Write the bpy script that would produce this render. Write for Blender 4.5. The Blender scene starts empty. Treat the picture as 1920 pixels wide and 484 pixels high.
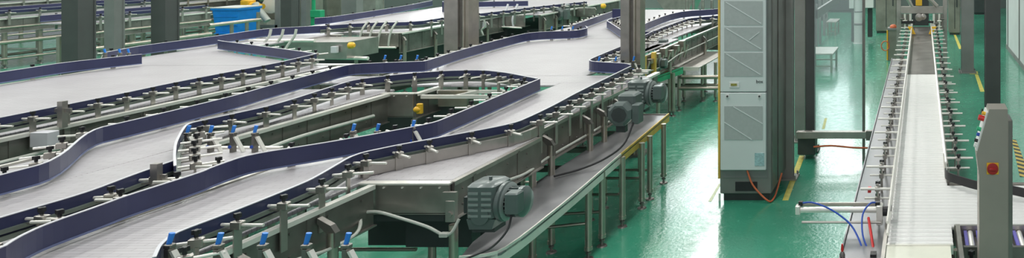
import bpy, math, random
from mathutils import Vector, Matrix
random.seed(7)
PI = math.pi
SC = bpy.context.scene
COL = SC.collection
H, F = 3.0, 1400.0            # lens height in metres, focal length in pixels of the 1920 px frame
HB = 1.20                     # belt level of the transfer conveyors
HR = 0.95                     # roller level of the packing conveyor
GZ0, GZ1 = 1.23, 1.37         # guide panel bottom and top

def at(px, py, z=0.0):
    """point of the place at height z that the photograph shows at (px, py)"""
    d = F*(H-z)/(py+108.0)
    return ((px-1729.0)/F*d, d, z)
def atd(px, py, d):
    return ((px-1729.0)/F*d, d, H-(py+108.0)*d/F)
def xd(px, d): return (px-1729.0)/F*d

# ------------------------------------------------------------------ materials
def new_mat(name):
    m = bpy.data.materials.new(name); m.use_nodes = True
    nt = m.node_tree; b = nt.nodes['Principled BSDF']
    return m, nt, b
def simple(name, col, rough=.5, metal=0., var=.12, scale=6., bump=0., coat=0., spec=.5):
    m, nt, b = new_mat(name)
    b.inputs['Roughness'].default_value = rough
    b.inputs['Metallic'].default_value = metal
    b.inputs['Coat Weight'].default_value = coat
    b.inputs['Specular IOR Level'].default_value = spec
    tc = nt.nodes.new('ShaderNodeTexCoord')
    n = nt.nodes.new('ShaderNodeTexNoise'); n.inputs['Scale'].default_value = scale; n.inputs['Detail'].default_value = 5
    r = nt.nodes.new('ShaderNodeValToRGB')
    lo = tuple(max(0, c*(1-var)) for c in col); hi = tuple(min(1, c*(1+var)) for c in col)
    r.color_ramp.elements[0].color = lo+(1,); r.color_ramp.elements[1].color = hi+(1,)
    r.color_ramp.elements[0].position = .3; r.color_ramp.elements[1].position = .7
    nt.links.new(tc.outputs['Object'], n.inputs['Vector']); nt.links.new(n.outputs['Fac'], r.inputs['Fac'])
    nt.links.new(r.outputs['Color'], b.inputs['Base Color'])
    if metal > .3:
        mr = nt.nodes.new('ShaderNodeMapRange'); mr.inputs['To Min'].default_value = rough*.8; mr.inputs['To Max'].default_value = rough*1.25
        nt.links.new(n.outputs['Fac'], mr.inputs['Value']); nt.links.new(mr.outputs['Result'], b.inputs['Roughness'])
    if bump:
        bp = nt.nodes.new('ShaderNodeBump'); bp.inputs['Strength'].default_value = bump; bp.inputs['Distance'].default_value = .01
        nt.links.new(n.outputs['Fac'], bp.inputs['Height']); nt.links.new(bp.outputs['Normal'], b.inputs['Normal'])
    return m

M = {}
M['steel'] = simple('brushed_steel', (.44,.415,.385), .36, .85, .16, 5., .04)
M['steel_dark'] = simple('dull_steel', (.235,.222,.205), .40, .75, .2, 5., .04)
M['bright'] = simple('bright_steel', (.86,.84,.78), .32, .35, .05, 9.)
M['leg'] = simple('leg_steel', (.46,.42,.36), .3, .85, .1, 7.)
M['cap'] = simple('pale_plastic', (.62,.62,.66), .4, 0, .06)
M['blue'] = simple('navy_plastic', (.029,.034,.092), .40, 0, .12, 4.)
M['blue_line'] = simple('slate_blue_plastic', (.13,.16,.30), .4, 0, .1)
M['knob'] = simple('black_plastic', (.018,.018,.02), .4, 0, .1)
M['blue_knob'] = simple('bright_blue_plastic', (.03,.22,.75), .4, 0, .1)
M['rail'] = simple('grey_green_profile', (.20,.24,.21), .38, .4, .12)
M['motor'] = simple('grey_green_enamel', (.115,.145,.14), .38, .1, .1, 8., coat=.2)
M['louvre'] = simple('pale_enamel', (.27,.31,.30), .4, .1, .06)  # motor enamel made paler to paint the light on the louvres
M['motor_dark'] = simple('dark_enamel', (.05,.06,.06), .5, .1, .1)
M['column_dark'] = simple('dark_grey_paint', (.066,.068,.068), .5, 0, .1, 3.)
M['column_mid'] = simple('mid_grey_paint', (.20,.205,.20), .5, 0, .1, 3.)
M['cabinet'] = simple('pale_grey_enamel', (.64,.70,.69), .42, 0, .03, 2.)
M['cab_panel'] = simple('grey_vent_panel', (.40,.44,.43), .5, 0, .04, 30.)
M['cab_body'] = simple('grey_green_cabinet', (.21,.22,.205), .42, .2, .12, 3.)
M['yellow'] = simple('yellow_paint', (.68,.46,.09), .5, 0, .12)
M['yellow_bright'] = simple('amber_plastic', (.80,.45,.03), .4, 0, .1)
M['tape'] = simple('floor_tape', (.62,.56,.12), .5, 0, .2, 12.)
M['white'] = simple('white_paint', (.74,.75,.73), .45, 0, .05, 3.)
M['wallpanel'] = simple('white_wall_panel', (.66,.69,.69), .4, 0, .05, 2.)
M['black'] = simple('black_rubber', (.02,.02,.022), .55, 0, .2)
M['conduit'] = simple('grey_conduit', (.52,.54,.49), .5, 0, .08)
M['orange'] = simple('orange_hose', (.55,.13,.05), .5, 0, .1)
M['red'] = simple('red_plastic', (.65,.03,.03), .35, 0, .1)
M['red_button'] = simple('dark_red_plastic', (.36,.02,.02), .35, 0, .1)
M['green_plastic'] = simple('green_plastic', (.03,.42,.20), .4, 0, .1)
M['bin'] = simple('blue_bin_plastic', (.01,.23,.72), .4, 0, .1)
M['hose_blue'] = simple('blue_air_hose', (.02,.08,.45), .4, 0, .1)
M['violet'] = simple('violet_belt', (.17,.15,.52), .4, 0, .1)
M['sheet'] = simple('pale_yellow_sheet', (.84,.84,.72), .25, 0, .12, 3.)
M['board'] = simple('bench_top', (.42,.41,.38), .4, .2, .1)
M['pedestal'] = simple('pedestal_steel', (.345,.315,.275), .40, .35, .08, 3.)
M['roller'] = simple('roller_steel', (.96,.95,.93), .28, .2, .03, 9.)
M['tray_grey'] = simple('grey_tray_steel', (.25,.25,.26), .35, .6, .12)
M['tape_faded'] = simple('worn_floor_tape', (.42,.48,.26), .4, 0, .25, 12.)
M['post_grey'] = simple('grey_post_paint', (.31,.31,.29), .4, .3, .12, 3.)
M['machine'] = simple('machine_steel', (.30,.29,.25), .4, .6, .2, 2.5)
M['ceiling'] = simple('ceiling_paint', (.55,.57,.56), .8, 0, .05)
M['backwall'] = simple('wall_paint', (.14,.17,.16), .7, 0, .2, .4)
M['sticker'] = simple('pale_blue_sticker', (.34,.52,.54), .4, 0, .25, 40.)
M['display'] = simple('display_window', (.30,.28,.07), .3, 0, .4, 60.)
M['ink'] = simple('dark_print', (.06,.07,.07), .5, 0, .1)

def belt_mat():
    m, nt, b = new_mat('modular_belt')
    tc = nt.nodes.new('ShaderNodeTexCoord')
    br = nt.nodes.new('ShaderNodeTexBrick')
    br.inputs['Scale'].default_value = 1.0
    br.inputs['Brick Width'].default_value = .17; br.inputs['Row Height'].default_value = .038
    br.inputs['Mortar Size'].default_value = .0022; br.inputs['Mortar Smooth'].default_value = .4
    br.inputs['Color1'].default_value = (.500,.482,.498,1); br.inputs['Color2'].default_value = (.465,.447,.462,1)
    br.inputs['Mortar'].default_value = (.25,.23,.24,1)
    nz = nt.nodes.new('ShaderNodeTexNoise'); nz.inputs['Scale'].default_value = 1.6; nz.inputs['Detail'].default_value = 6
    mx = nt.nodes.new('ShaderNodeMix'); mx.data_type = 'RGBA'; mx.blend_type = 'MULTIPLY'
    rp = nt.nodes.new('ShaderNodeValToRGB')
    rp.color_ramp.elements[0].color = (.91,.90,.91,1); rp.color_ramp.elements[1].color = (1,1,1,1)
    rp.color_ramp.elements[0].position = .35; rp.color_ramp.elements[1].position = .65
    nt.links.new(tc.outputs['Object'], br.inputs['Vector']); nt.links.new(tc.outputs['Object'], nz.inputs['Vector'])
    nt.links.new(nz.outputs['Fac'], rp.inputs['Fac'])
    mx.inputs[0].default_value = 1
    nt.links.new(br.outputs['Color'], mx.inputs[6]); nt.links.new(rp.outputs['Color'], mx.inputs[7])
    nt.links.new(mx.outputs[2], b.inputs['Base Color'])
    bp = nt.nodes.new('ShaderNodeBump'); bp.inputs['Strength'].default_value = .25; bp.inputs['Distance'].default_value = .004
    bp.invert = True
    nt.links.new(br.outputs['Fac'], bp.inputs['Height']); nt.links.new(bp.outputs['Normal'], b.inputs['Normal'])
    b.inputs['Roughness'].default_value = .33
    return m
M['belt'] = belt_mat()

def floor_mat():
    m, nt, b = new_mat('green_epoxy')
    tc = nt.nodes.new('ShaderNodeTexCoord')
    n1 = nt.nodes.new('ShaderNodeTexNoise'); n1.inputs['Scale'].default_value = .55; n1.inputs['Detail'].default_value = 7
    n2 = nt.nodes.new('ShaderNodeTexNoise'); n2.inputs['Scale'].default_value = 9; n2.inputs['Detail'].default_value = 6
    r = nt.nodes.new('ShaderNodeValToRGB')
    r.color_ramp.elements[0].color = (.034,.245,.150,1); r.color_ramp.elements[1].color = (.062,.345,.220,1)
    r.color_ramp.elements[0].position = .35; r.color_ramp.elements[1].position = .65
    nt.links.new(tc.outputs['Object'], n1.inputs['Vector']); nt.links.new(tc.outputs['Object'], n2.inputs['Vector'])
    nt.links.new(n1.outputs['Fac'], r.inputs['Fac']); nt.links.new(r.outputs['Color'], b.inputs['Base Color'])
    mr = nt.nodes.new('ShaderNodeMapRange'); mr.inputs['From Min'].default_value = .35; mr.inputs['From Max'].default_value = .7
    mr.inputs['To Min'].default_value = .12; mr.inputs['To Max'].default_value = .30
    nt.links.new(n2.outputs['Fac'], mr.inputs['Value']); nt.links.new(mr.outputs['Result'], b.inputs['Roughness'])
    n3 = nt.nodes.new('ShaderNodeTexNoise'); n3.inputs['Scale'].default_value = 28; n3.inputs['Detail'].default_value = 3
    nt.links.new(tc.outputs['Object'], n3.inputs['Vector'])
    bp = nt.nodes.new('ShaderNodeBump'); bp.inputs['Strength'].default_value = .16; bp.inputs['Distance'].default_value = .02
    nt.links.new(n3.outputs['Fac'], bp.inputs['Height']); nt.links.new(bp.outputs['Normal'], b.inputs['Normal'])
    b.inputs['IOR'].default_value = 1.55
    b.inputs['Coat Weight'].default_value = .3; b.inputs['Coat Roughness'].default_value = .08
    return m
M['floor'] = floor_mat()

def emit_mat(name, col, s):
    m, nt, b = new_mat(name)
    b.inputs['Base Color'].default_value = (.8,.8,.8,1)
    b.inputs['Emission Color'].default_value = col+(1,); b.inputs['Emission Strength'].default_value = s
    return m
M['daylight'] = emit_mat('daylit_glazing', (.93,.97,1.), 3.5)
M['lamp'] = emit_mat('lamp_diffuser', (1.,.98,.94), 6.0)

def glass_mat():
    m, nt, b = new_mat('clear_plastic_sheet')
    tr = nt.nodes.new('ShaderNodeBsdfTransparent'); gl = nt.nodes.new('ShaderNodeBsdfGlossy'); df = nt.nodes.new('ShaderNodeBsdfDiffuse')
    tr.inputs['Color'].default_value = (.93,.97,.97,1)
    gl.inputs['Roughness'].default_value = .05; df.inputs['Color'].default_value = (.75,.85,.85,1)
    m1 = nt.nodes.new('ShaderNodeMixShader'); m1.inputs[0].default_value = .10
    m2 = nt.nodes.new('ShaderNodeMixShader'); m2.inputs[0].default_value = .14
    nt.links.new(tr.outputs[0], m1.inputs[1]); nt.links.new(gl.outputs[0], m1.inputs[2])
    nt.links.new(m1.outputs[0], m2.inputs[1]); nt.links.new(df.outputs[0], m2.inputs[2])
    nt.links.new(m2.outputs[0], nt.nodes['Material Output'].inputs['Surface'])
    return m
M['glass'] = glass_mat()

def hazard_mat():
    m, nt, b = new_mat('hazard_tape')
    tc = nt.nodes.new('ShaderNodeTexCoord'); w = nt.nodes.new('ShaderNodeTexWave')
    w.wave_type = 'BANDS'; w.bands_direction = 'DIAGONAL'; w.inputs['Scale'].default_value = 3.2
    r = nt.nodes.new('ShaderNodeValToRGB'); r.color_ramp.interpolation = 'CONSTANT'
    r.color_ramp.elements[0].color = (.03,.05,.04,1); r.color_ramp.elements[1].color = (.6,.45,.1,1); r.color_ramp.elements[1].position = .5
    nt.links.new(tc.outputs['Object'], w.inputs['Vector']); nt.links.new(w.outputs['Fac'], r.inputs['Fac'])
    nt.links.new(r.outputs['Color'], b.inputs['Base Color'])
    return m
M['hazard'] = hazard_mat()

# ------------------------------------------------------------------ mesh building
WL = {}                                   # world location of every parent
def wloc(o):
    return WL.get(o.name, Vector((0,0,0))) if o else Vector((0,0,0))
def thing(name, label, cat, loc=(0,0,0), group=None):
    o = bpy.data.objects.new(name, None); COL.objects.link(o)
    o.empty_display_size = .2
    o.location = loc; o['label'] = label; o['category'] = cat
    if group: o['group'] = group
    WL[o.name] = Vector(loc)
    return o
def tag(o, label=None, cat=None, group=None, kind=None):
    if label: o['label'] = label
    if cat: o['category'] = cat
    if group: o['group'] = group
    if kind: o['kind'] = kind
    return o

class MB:
    def __init__(s): s.v = []; s.f = []; s.sm = []
    def add(s, vs, fs, smooth=False):
        n = len(s.v); s.v += [tuple(v) for v in vs]
        for f in fs: s.f.append(tuple(i+n for i in f)); s.sm.append(smooth)
        return s
    def box(s, x0, x1, y0, y1, z0, z1, c=0.):
        """box with chamfered vertical and top edges when c > 0"""
        if x1 < x0: x0, x1 = x1, x0
        if y1 < y0: y0, y1 = y1, y0
        if z1 < z0: z0, z1 = z1, z0
        if c <= 0:
            vs = [(x0,y0,z0),(x1,y0,z0),(x1,y1,z0),(x0,y1,z0),(x0,y0,z1),(x1,y0,z1),(x1,y1,z1),(x0,y1,z1)]
            return s.add(vs, [(0,3,2,1),(4,5,6,7),(0,1,5,4),(1,2,6,5),(2,3,7,6),(3,0,4,7)])
        def ring(x0,x1,y0,y1,z): return [(x0+c,y0,z),(x1-c,y0,z),(x1,y0+c,z),(x1,y1-c,z),(x1-c,y1,z),(x0+c,y1,z),(x0,y1-c,z),(x0,y0+c,z)]
        rs = [ring(x0+c,x1-c,y0+c,y1-c,z0), ring(x0,x1,y0,y1,z0+c), ring(x0,x1,y0,y1,z1-c), ring(x0+c,x1-c,y0+c,y1-c,z1)]
        vs = sum(rs, []); fs = [tuple(reversed(range(8))), tuple(range(24,32))]
        for k in range(3):
            for i in range(8):
                j = (i+1) % 8; fs.append((k*8+i, k*8+j, k*8+8+j, k*8+8+i))
        return s.add(vs, fs)
    def prism(s, poly, z0, z1):
        """vertical prism over a plan polygon [(x,y)...]"""
        n = len(poly)
        a = sum(poly[i][0]*poly[(i+1)%n][1]-poly[(i+1)%n][0]*poly[i][1] for i in range(n))
        if a < 0: poly = poly[::-1]
        vs = [(x,y,z0) for x,y in poly]+[(x,y,z1) for x,y in poly]
        fs = [tuple(reversed(range(n))), tuple(range(n,2*n))]+[(i,(i+1)%n,n+(i+1)%n,n+i) for i in range(n)]
        return s.add(vs, fs)
    def prism_axis(s, poly, a0, a1, axis):
        """prism of a profile polygon along x ('x': poly in y,z) or y ('y': poly in x,z)"""
        n = len(poly)
        if axis == 'x': f = lambda p,a: (a,p[0],p[1])
        else: f = lambda p,a: (p[0],a,p[1])
        vs = [f(p,a0) for p in poly]+[f(p,a1) for p in poly]
        fs = [tuple(range(n)), tuple(reversed(range(n,2*n)))]+[(i,n+i,n+(i+1)%n,(i+1)%n) for i in range(n)]
        return s.add(vs, fs)
    def cyl(s, a, b, r, n=12, r2=None, caps=True):
        a, b = Vector(a), Vector(b); r2 = r if r2 is None else r2
        d = (b-a).normalized(); u = d.orthogonal().normalized(); w = d.cross(u)
        vs = []
        for p, q in ((a,r),(b,r2)):
            for i in range(n):
                t = 2*PI*i/n; vs.append(p+u*(q*math.cos(t))+w*(q*math.sin(t)))
        s.add(vs, [(i,(i+1)%n,n+(i+1)%n,n+i) for i in range(n)], True)
        if caps: s.add(vs, [tuple(reversed(range(n))), tuple(range(n,2*n))])
        return s
    def tube(s, pts, r, n=8):
        pts = [Vector(p) for p in pts]; rings = []
        u = None
        for i, p in enumerate(pts):
            d = (pts[min(i+1,len(pts)-1)]-pts[max(i-1,0)]).normalized()
            u = d.orthogonal().normalized() if u is None else (u-d*u.dot(d)).normalized()
            w = d.cross(u)
            rings.append([p+u*(r*math.cos(2*PI*k/n))+w*(r*math.sin(2*PI*k/n)) for k in range(n)])
        vs = sum(rings, []); fs = []
        for i in range(len(pts)-1):
            for k in range(n): fs.append((i*n+k, i*n+(k+1)%n, i*n+n+(k+1)%n, i*n+n+k))
        s.add(vs, fs, True)
        m = len(pts)-1
        return s.add(vs, [tuple(reversed(range(n))), tuple(range(m*n, m*n+n))])
    def lathe(s, base, prof, axis='z', n=16):
        """prof [(r, h)...] turned about the axis through base"""
        b = Vector(base); vs = []
        for r, h in prof:
            for i in range(n):
                t = 2*PI*i/n; c, q = r*math.cos(t), r*math.sin(t)
                vs.append(b+Vector({'z':(c,q,h),'x':(h,c,q),'y':(c,h,q)}[axis]))
        fs = []
        for k in range(len(prof)-1):
            for i in range(n): fs.append((k*n+i, k*n+(i+1)%n, k*n+n+(i+1)%n, k*n+n+i))
        s.add(vs, fs, True)
        m = len(prof)-1
        return s.add(vs, [tuple(reversed(range(n))), tuple(range(m*n,m*n+n))])
    def ribbon(s, pts, o0, o1, z0, z1):
        """vertical wall along plan polyline; offsets to the right-hand normal"""
        n = len(pts); N = []
        for i in range(n):
            a = Vector(pts[max(i-1,0)]); b = Vector(pts[min(i+1,n-1)]); d = (b-a)
            d = d.normalized() if d.length > 1e-9 else Vector((0,1))
            N.append(Vector((d.y,-d.x)))
        vs = []
        for i in range(n):
            p = Vector(pts[i])
            for o, z in ((o0,z0),(o1,z0),(o1,z1),(o0,z1)):
                q = p+N[i]*o; vs.append((q.x,q.y,z))
        fs = [(0,1,2,3),(4*n-1,4*n-2,4*n-3,4*n-4)]
        for i in range(n-1):
            for k in range(4): fs.append((4*i+k, 4*i+4+k, 4*i+4+(k+1)%4, 4*i+(k+1)%4))
        return s.add(vs, fs)
    def mesh(s, name, mat, off=Vector((0,0,0))):
        me = bpy.data.meshes.new(name)
        me.from_pydata([(v[0]-off[0],v[1]-off[1],v[2]-off[2]) for v in s.v], [], s.f)
        me.polygons.foreach_set('use_smooth', s.sm)
        me.materials.append(M[mat] if isinstance(mat,str) else mat)
        import bmesh
        bm = bmesh.new(); bm.from_mesh(me); bmesh.ops.remove_doubles(bm, verts=bm.verts, dist=1e-6)
        bmesh.ops.recalc_face_normals(bm, faces=bm.faces); bm.to_mesh(me); bm.free()
        if any(s.sm): me.set_sharp_from_angle(angle=math.radians(40))
        me.update()
        return me
    def build(s, name, mat, parent=None, label=None):
        off = wloc(parent)
        o = bpy.data.objects.new(name, s.mesh(name, mat, off)); COL.objects.link(o)
        if parent: o.parent = parent; WL[o.name] = off
        if label: o['label'] = label
        return o

def inst(name, me, parent, loc, rz=0.):
    """an object that shares mesh data, placed at a world point"""
    o = bpy.data.objects.new(name, me); COL.objects.link(o)
    off = wloc(parent); o.parent = parent
    o.location = Vector(loc)-off; o.rotation_euler = (0,0,rz)
    return o
def sub(name, me, part):
    o = bpy.data.objects.new(name, me); COL.objects.link(o); o.parent = part
    return o
def chaikin(pts, k=2):
    for _ in range(k):
        q = [pts[0]]
        for a, b in zip(pts, pts[1:]):
            q.append(tuple(a[i]*.8+b[i]*.2 for i in range(len(a)))); q.append(tuple(a[i]*.2+b[i]*.8 for i in range(len(a))))
        q.append(pts[-1]); pts = q
    return pts
def crom(pts, k=6):
    P = [Vector(p) for p in pts]; P = [P[0]*2-P[1]]+P+[P[-1]*2-P[-2]]; out = []
    for i in range(1, len(P)-2):
        for j in range(k):
            t = j/k; a,b,c,d = P[i-1:i+3]
            out.append(.5*((2*b)+(c-a)*t+(2*a-5*b+4*c-d)*t*t+(3*b-a-3*c+d)*t*t*t))
    out.append(P[-2]); return out

# shared small meshes -------------------------------------------------
def star_knob(r, z0, z1):
    b = MB(); b.cyl((0,0,z0),(0,0,z0+(z1-z0)*.45), r*.5, 8)
    poly = []
    for i in range(16):
        q = r*(1.0 if i % 4 in (0,1) else .62); poly.append((q*math.cos(2*PI*i/16), q*math.sin(2*PI*i/16)))
    b.prism(poly, z0+(z1-z0)*.4, z1)
    return b
def bracket_meshes(post_bot):
    p = MB(); p.box(.112,.120,-.026,.026,post_bot,1.305); p.box(.085,.150,-.02,.02,1.296,1.345,.004)
    p.box(.04,.112,-.014,.014,1.292,1.302); p.cyl((.117,0,1.30),(.117,0,1.36),.008,8)
    return p.mesh('guide_bracket','steel')
ME_BR = bracket_meshes(1.03); ME_BR_S = bracket_meshes(1.19)
ME_ROD = MB().cyl((.02,0,1.322),(.275,0,1.322),.0095,10).mesh('rod','bright')
_k = MB()
for v in [star_knob(.021,1.350,1.392)]:
    _k.v = [(x+.117,y,z) for x,y,z in v.v]; _k.f = v.f; _k.sm = v.sm
ME_KNOB = _k.mesh('knob','knob')
_f = MB(); _f.cyl((0,0,.0),(0,0,.012),.05,14,.045); _f.cyl((0,0,.012),(0,0,.10),.014,8); _f.cyl((0,0,.05),(0,0,.07),.026,6)
ME_FOOT = _f.mesh('foot','steel_dark')
def leg_mesh(z1, r=.031):
    b = MB(); b.cyl((0,0,.09),(0,0,z1),r,14); b.cyl((0,0,.085),(0,0,.12),r+.006,14)
    return b.mesh('leg','leg')
ME_LEG = leg_mesh(.90); ME_LEG_H = leg_mesh(1.04); ME_LEG_T = leg_mesh(.74); ME_LEG_R = leg_mesh(.86,.025)
_c = MB(); _c.box(-.012,.012,-.02,.02,1.20,1.345); _c.box(-.022,.022,-.018,.018,1.345,1.368,.004); _c.cyl((0,0,1.25),(.0,-.03,1.25),.016,8)
ME_CL = _c.mesh('toggle_clamp','steel_dark')
_c = MB(); _c.cyl((-.004,0,1.366),(.008,.006,1.425),.0115,10,.0135)
ME_CLK = _c.mesh('clamp_handle','blue_knob')
ME_CLB = MB().cyl((0,-.036,1.252),(0,-.029,1.252),.014,10).mesh('clamp_button','hose_blue')
_c = MB(); _c.add([(.012,-.016,1.33),(.024,-.016,1.335),(.095,-.016,1.205),(.080,-.016,1.205),(.012,.016,1.33),(.024,.016,1.335),(.095,.016,1.205),(.080,.016,1.205)],
        [(0,1,2,3),(7,6,5,4),(0,4,5,1),(1,5,6,2),(2,6,7,3),(3,7,4,0)])
ME_STRAP = _c.mesh('strap','bright')

# ------------------------------------------------------------------ conveyor pieces
def walk(pts, step, first):
    """points and right-hand normals along a plan polyline, every step metres"""
    out = []; acc = first
    for a, b in zip(pts, pts[1:]):
        a, b = Vector(a), Vector(b); L = (b-a).length
        if L < 1e-6: continue
        d = (b-a)/L
        while acc <= L:
            out.append((a+d*acc, Vector((d.y,-d.x)))); acc += step
        acc -= L
    return out
def guide(parent, pts, side, step=.31, first=.12, br=True, smooth=2, short=False, tubes=True):
    """blue guide rail on its brackets; side=+1: backed on its right-hand side (going along pts)"""
    pts = [(p[0],p[1]) for p in pts]
    if smooth: pts = chaikin(pts, smooth)
    s = side
    o = lambda a,b: (min(a*s,b*s), max(a*s,b*s))
    g = MB().ribbon(pts, *o(0,.012), GZ0, GZ1).build('guide_rail','blue',parent)
    MB().ribbon(pts, *o(-.002,.014), GZ1, GZ1+.005).build('top_edge','cap',g)
    MB().ribbon(pts, *o(-.006,.0), GZ0, GZ0+.012).build('wear_strip','blue_line',g)
    if tubes:
        t = MB(); t.ribbon(pts, *o(.014,.04), 1.235, 1.262); t.ribbon(pts, *o(.014,.034), 1.276, 1.300)
        t.build('backing_rail','rail',g)
    if br:
        for p, n in walk(pts, step, first):
            n = n*s; rz = math.atan2(n.y, n.x)
            b = inst('guide_bracket', ME_BR_S if short else ME_BR, parent, (p.x,p.y,0), rz)
            sub('rod', ME_ROD, b); sub('knob', ME_KNOB, b)
    return g
def belt(parent, x0, x1, d0, d1, z=HB):
    b = MB(); b.box(x0,x1,d0,d1,z-.03,z,.006)
    return b.build('belt','belt',parent)
def side_frame(parent, x, d0, d1, z0=.90, z1=1.185, face=1, seam=.62, led=.05, lm='bright'):
    """steel side plate with a folded ledge on top, vertical seams and bolt heads, facing +x (face=1) or -x"""
    b = MB(); b.box(x-.015,x+.015,d0,d1,z0,z1)
    d = d0+.25
    while d < d1-.05:
        b.box(x+.015*face, x+.021*face, d-.018, d+.018, z0+.005, z1-.01)
        d += seam
    d = d0+.1
    while d < d1-.05:
        for z in (z0+.07, z1-.07): b.cyl((x+.014*face,d,z),(x+.024*face,d,z),.009,6)
        d += .31
    o = b.build('side_frame','steel_dark',parent)
    f = MB(); f.box(x-.02,x+led*face,d0,d1,z1,z1+.010); f.box(x+(led-.01)*face,x+led*face,d0,d1,z1-.022,z1)
    f.build('top_ledge',lm,o)
    f = MB(); f.box(x-.02,x+.04*face,d0,d1,z0-.012,z0)
    f.build('bottom_flange','steel',o)
    return o
def end_plate(parent, x0, x1, d, z0=.95, z1=1.185):
    b = MB(); b.box(x0,x1,d-.012,d+.01,z0,z1,.003); b.box(x0,x1,d-.012,d+.25,z0-.004,z0+.008)
    o = b.build('end_plate','steel',parent)
    b = MB(); b.box(x0-.005,x1+.005,d-.02,d+.05,z1,z1+.012)
    for k in range(5):
        x = x0+(x1-x0)*(k+.5)/5; b.cyl((x,d-.022,z1-.02),(x,d-.01,z1-.02),.007,6)
    b.build('top_ledge','bright',o)
    return o
def legs(parent, pts, me=ME_LEG, arm=None, z=.90):
    if arm and arm < 0: me, z = ME_LEG_H, 1.04
    for x, d in pts:
        l = inst('leg', me, parent, (x,d,0)); sub('foot', ME_FOOT, l)
        if arm:
            a = MB(); a.prism_axis([(-.03,z+.0),(.03,z),(.03,z+.14),(arm,z+.27),(arm,z+.20),(-.03,z+.08)] if arm>0 else
                                   [(.032,z-.10),(-.032,z-.10),(-.032,z),(arm,z+.06),(arm,z+.10),(.0,z+.05),(.032,z+.0)], -.022, .022, 'y')
            sub('leg_arm', a.mesh('leg_arm','steel_dark'), l)
def bars(parent, segs, r=.016, name='cross_bar', mat='leg'):
    for a, b in segs: MB().cyl(a,b,r,10).build(name,mat,parent)
def end_guard(parent, pts, bar=None, rz=0.):
    """toggle clamps with blue handles on a row, each with its bent strap, and the bar below"""
    for p in pts:
        c = inst('toggle_clamp', ME_CL, parent, (p[0],p[1],0), rz)
        h = sub('clamp_handle', ME_CLK, c); h['label'] = 'bright blue clamp handle'
        sub('strap', ME_STRAP, c); sub('clamp_button', ME_CLB, c)
    if bar: MB().box(bar[0],bar[1],bar[2]-.02,bar[2]+.02,1.175,1.215,.004).build('end_bar','bright',parent)
def hose(parent, pts, r, mat='conduit', name='conduit', k=6):
    return MB().tube(crom(pts,k), r).build(name, mat, parent)
def G(*pp): return [at(x,y,GZ1)[:2] for x,y in pp]

# ------------------------------------------------------------------ camera, light, setting
cam = bpy.data.cameras.new('camera'); co = bpy.data.objects.new('camera', cam); COL.objects.link(co)
co.location = (0,0,H); co.rotation_euler = (PI/2,0,0)
cam.sensor_width = 36; cam.lens = F*36/1920
cam.shift_x = (960-1729)/1920; cam.shift_y = -(108+242)/1920
cam.clip_end = 200
SC.camera = co
SC.view_settings.view_transform = 'Standard'; SC.view_settings.look = 'None'
SC.view_settings.gamma = 1; SC.view_settings.use_curve_mapping = False
SC.view_settings.exposure = 0.22

w = bpy.data.worlds.new('daylight'); SC.world = w; w.use_nodes = True
w.node_tree.nodes['Background'].inputs['Color'].default_value = (.90,.96,1,1)
w.node_tree.nodes['Background'].inputs['Strength'].default_value = .30

MB().box(-34,6,-1,40,-.1,0).build('floor','floor'); bpy.data.objects['floor']['kind'] = 'structure'
tag(MB().box(-34,6,34,34.3,0,11).build('wall_back','backwall'), kind='structure')
tag(MB().box(-34,6,-1,34.3,9.6,9.8).build('ceiling','ceiling'), kind='structure')
# back wall windows: first two streak the glossy floor, others unseen, added for light
for k, (x0,x1) in enumerate(((-12.0,-8.8),(-4.7,-2.4),(-23,-20.5),(-28,-26))):
    wn = bpy.data.objects.new('window_%d' % (k+1), MB().box(x0,x1,33.9,33.98,3.4,9.3).mesh('window','daylight')); COL.objects.link(wn)
    wn['kind'] = 'structure'
    f = MB()
    for x in (x0-.08, x1): f.box(x,x+.08,33.86,33.99,3.3,9.4)
    for z in (3.32,6.3,9.3): f.box(x0,x1,33.86,33.99,z,z+.08)
    f.build('window_frame','column_mid',wn)
# right wall: white sandwich panels that end at 21 m
wr = MB()
d = 11.
while d < 21.0:
    wr.box(2.39,2.49,d+.02,min(d+2.4,21.2),.12,4.2); d += 2.44
tag(wr.build('wall_right','wallpanel'), kind='structure')
tr_ = MB(); d = 11.
while d < 21.3: tr_.box(2.37,2.50,d-.03,d+.03,0,4.2); d += 2.44
tr_.box(2.375,2.5,11,21.2,0,.12)
tag(tr_.build('baseboard_right','column_mid'), kind='structure')

def area(loc, sx, sy, e, col=(1,.985,.95), rot=(0,0,0)):
    l = bpy.data.lights.new('hall_light','AREA'); l.shape = 'RECTANGLE'; l.size = sx; l.size_y = sy; l.energy = e; l.color = col
    o = bpy.data.objects.new('hall_light', l); COL.objects.link(o); o.location = loc; o.rotation_euler = rot
for x in (-22,-15,-8.5,-2.6):
    for d in (6,14,22,30):
        area((x,d,9.3), .8, 5.5, 300)
area((1.5,-3,5.5), 8, 3, 150, (1,1,1), (math.radians(62),0,math.radians(20)))

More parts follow.
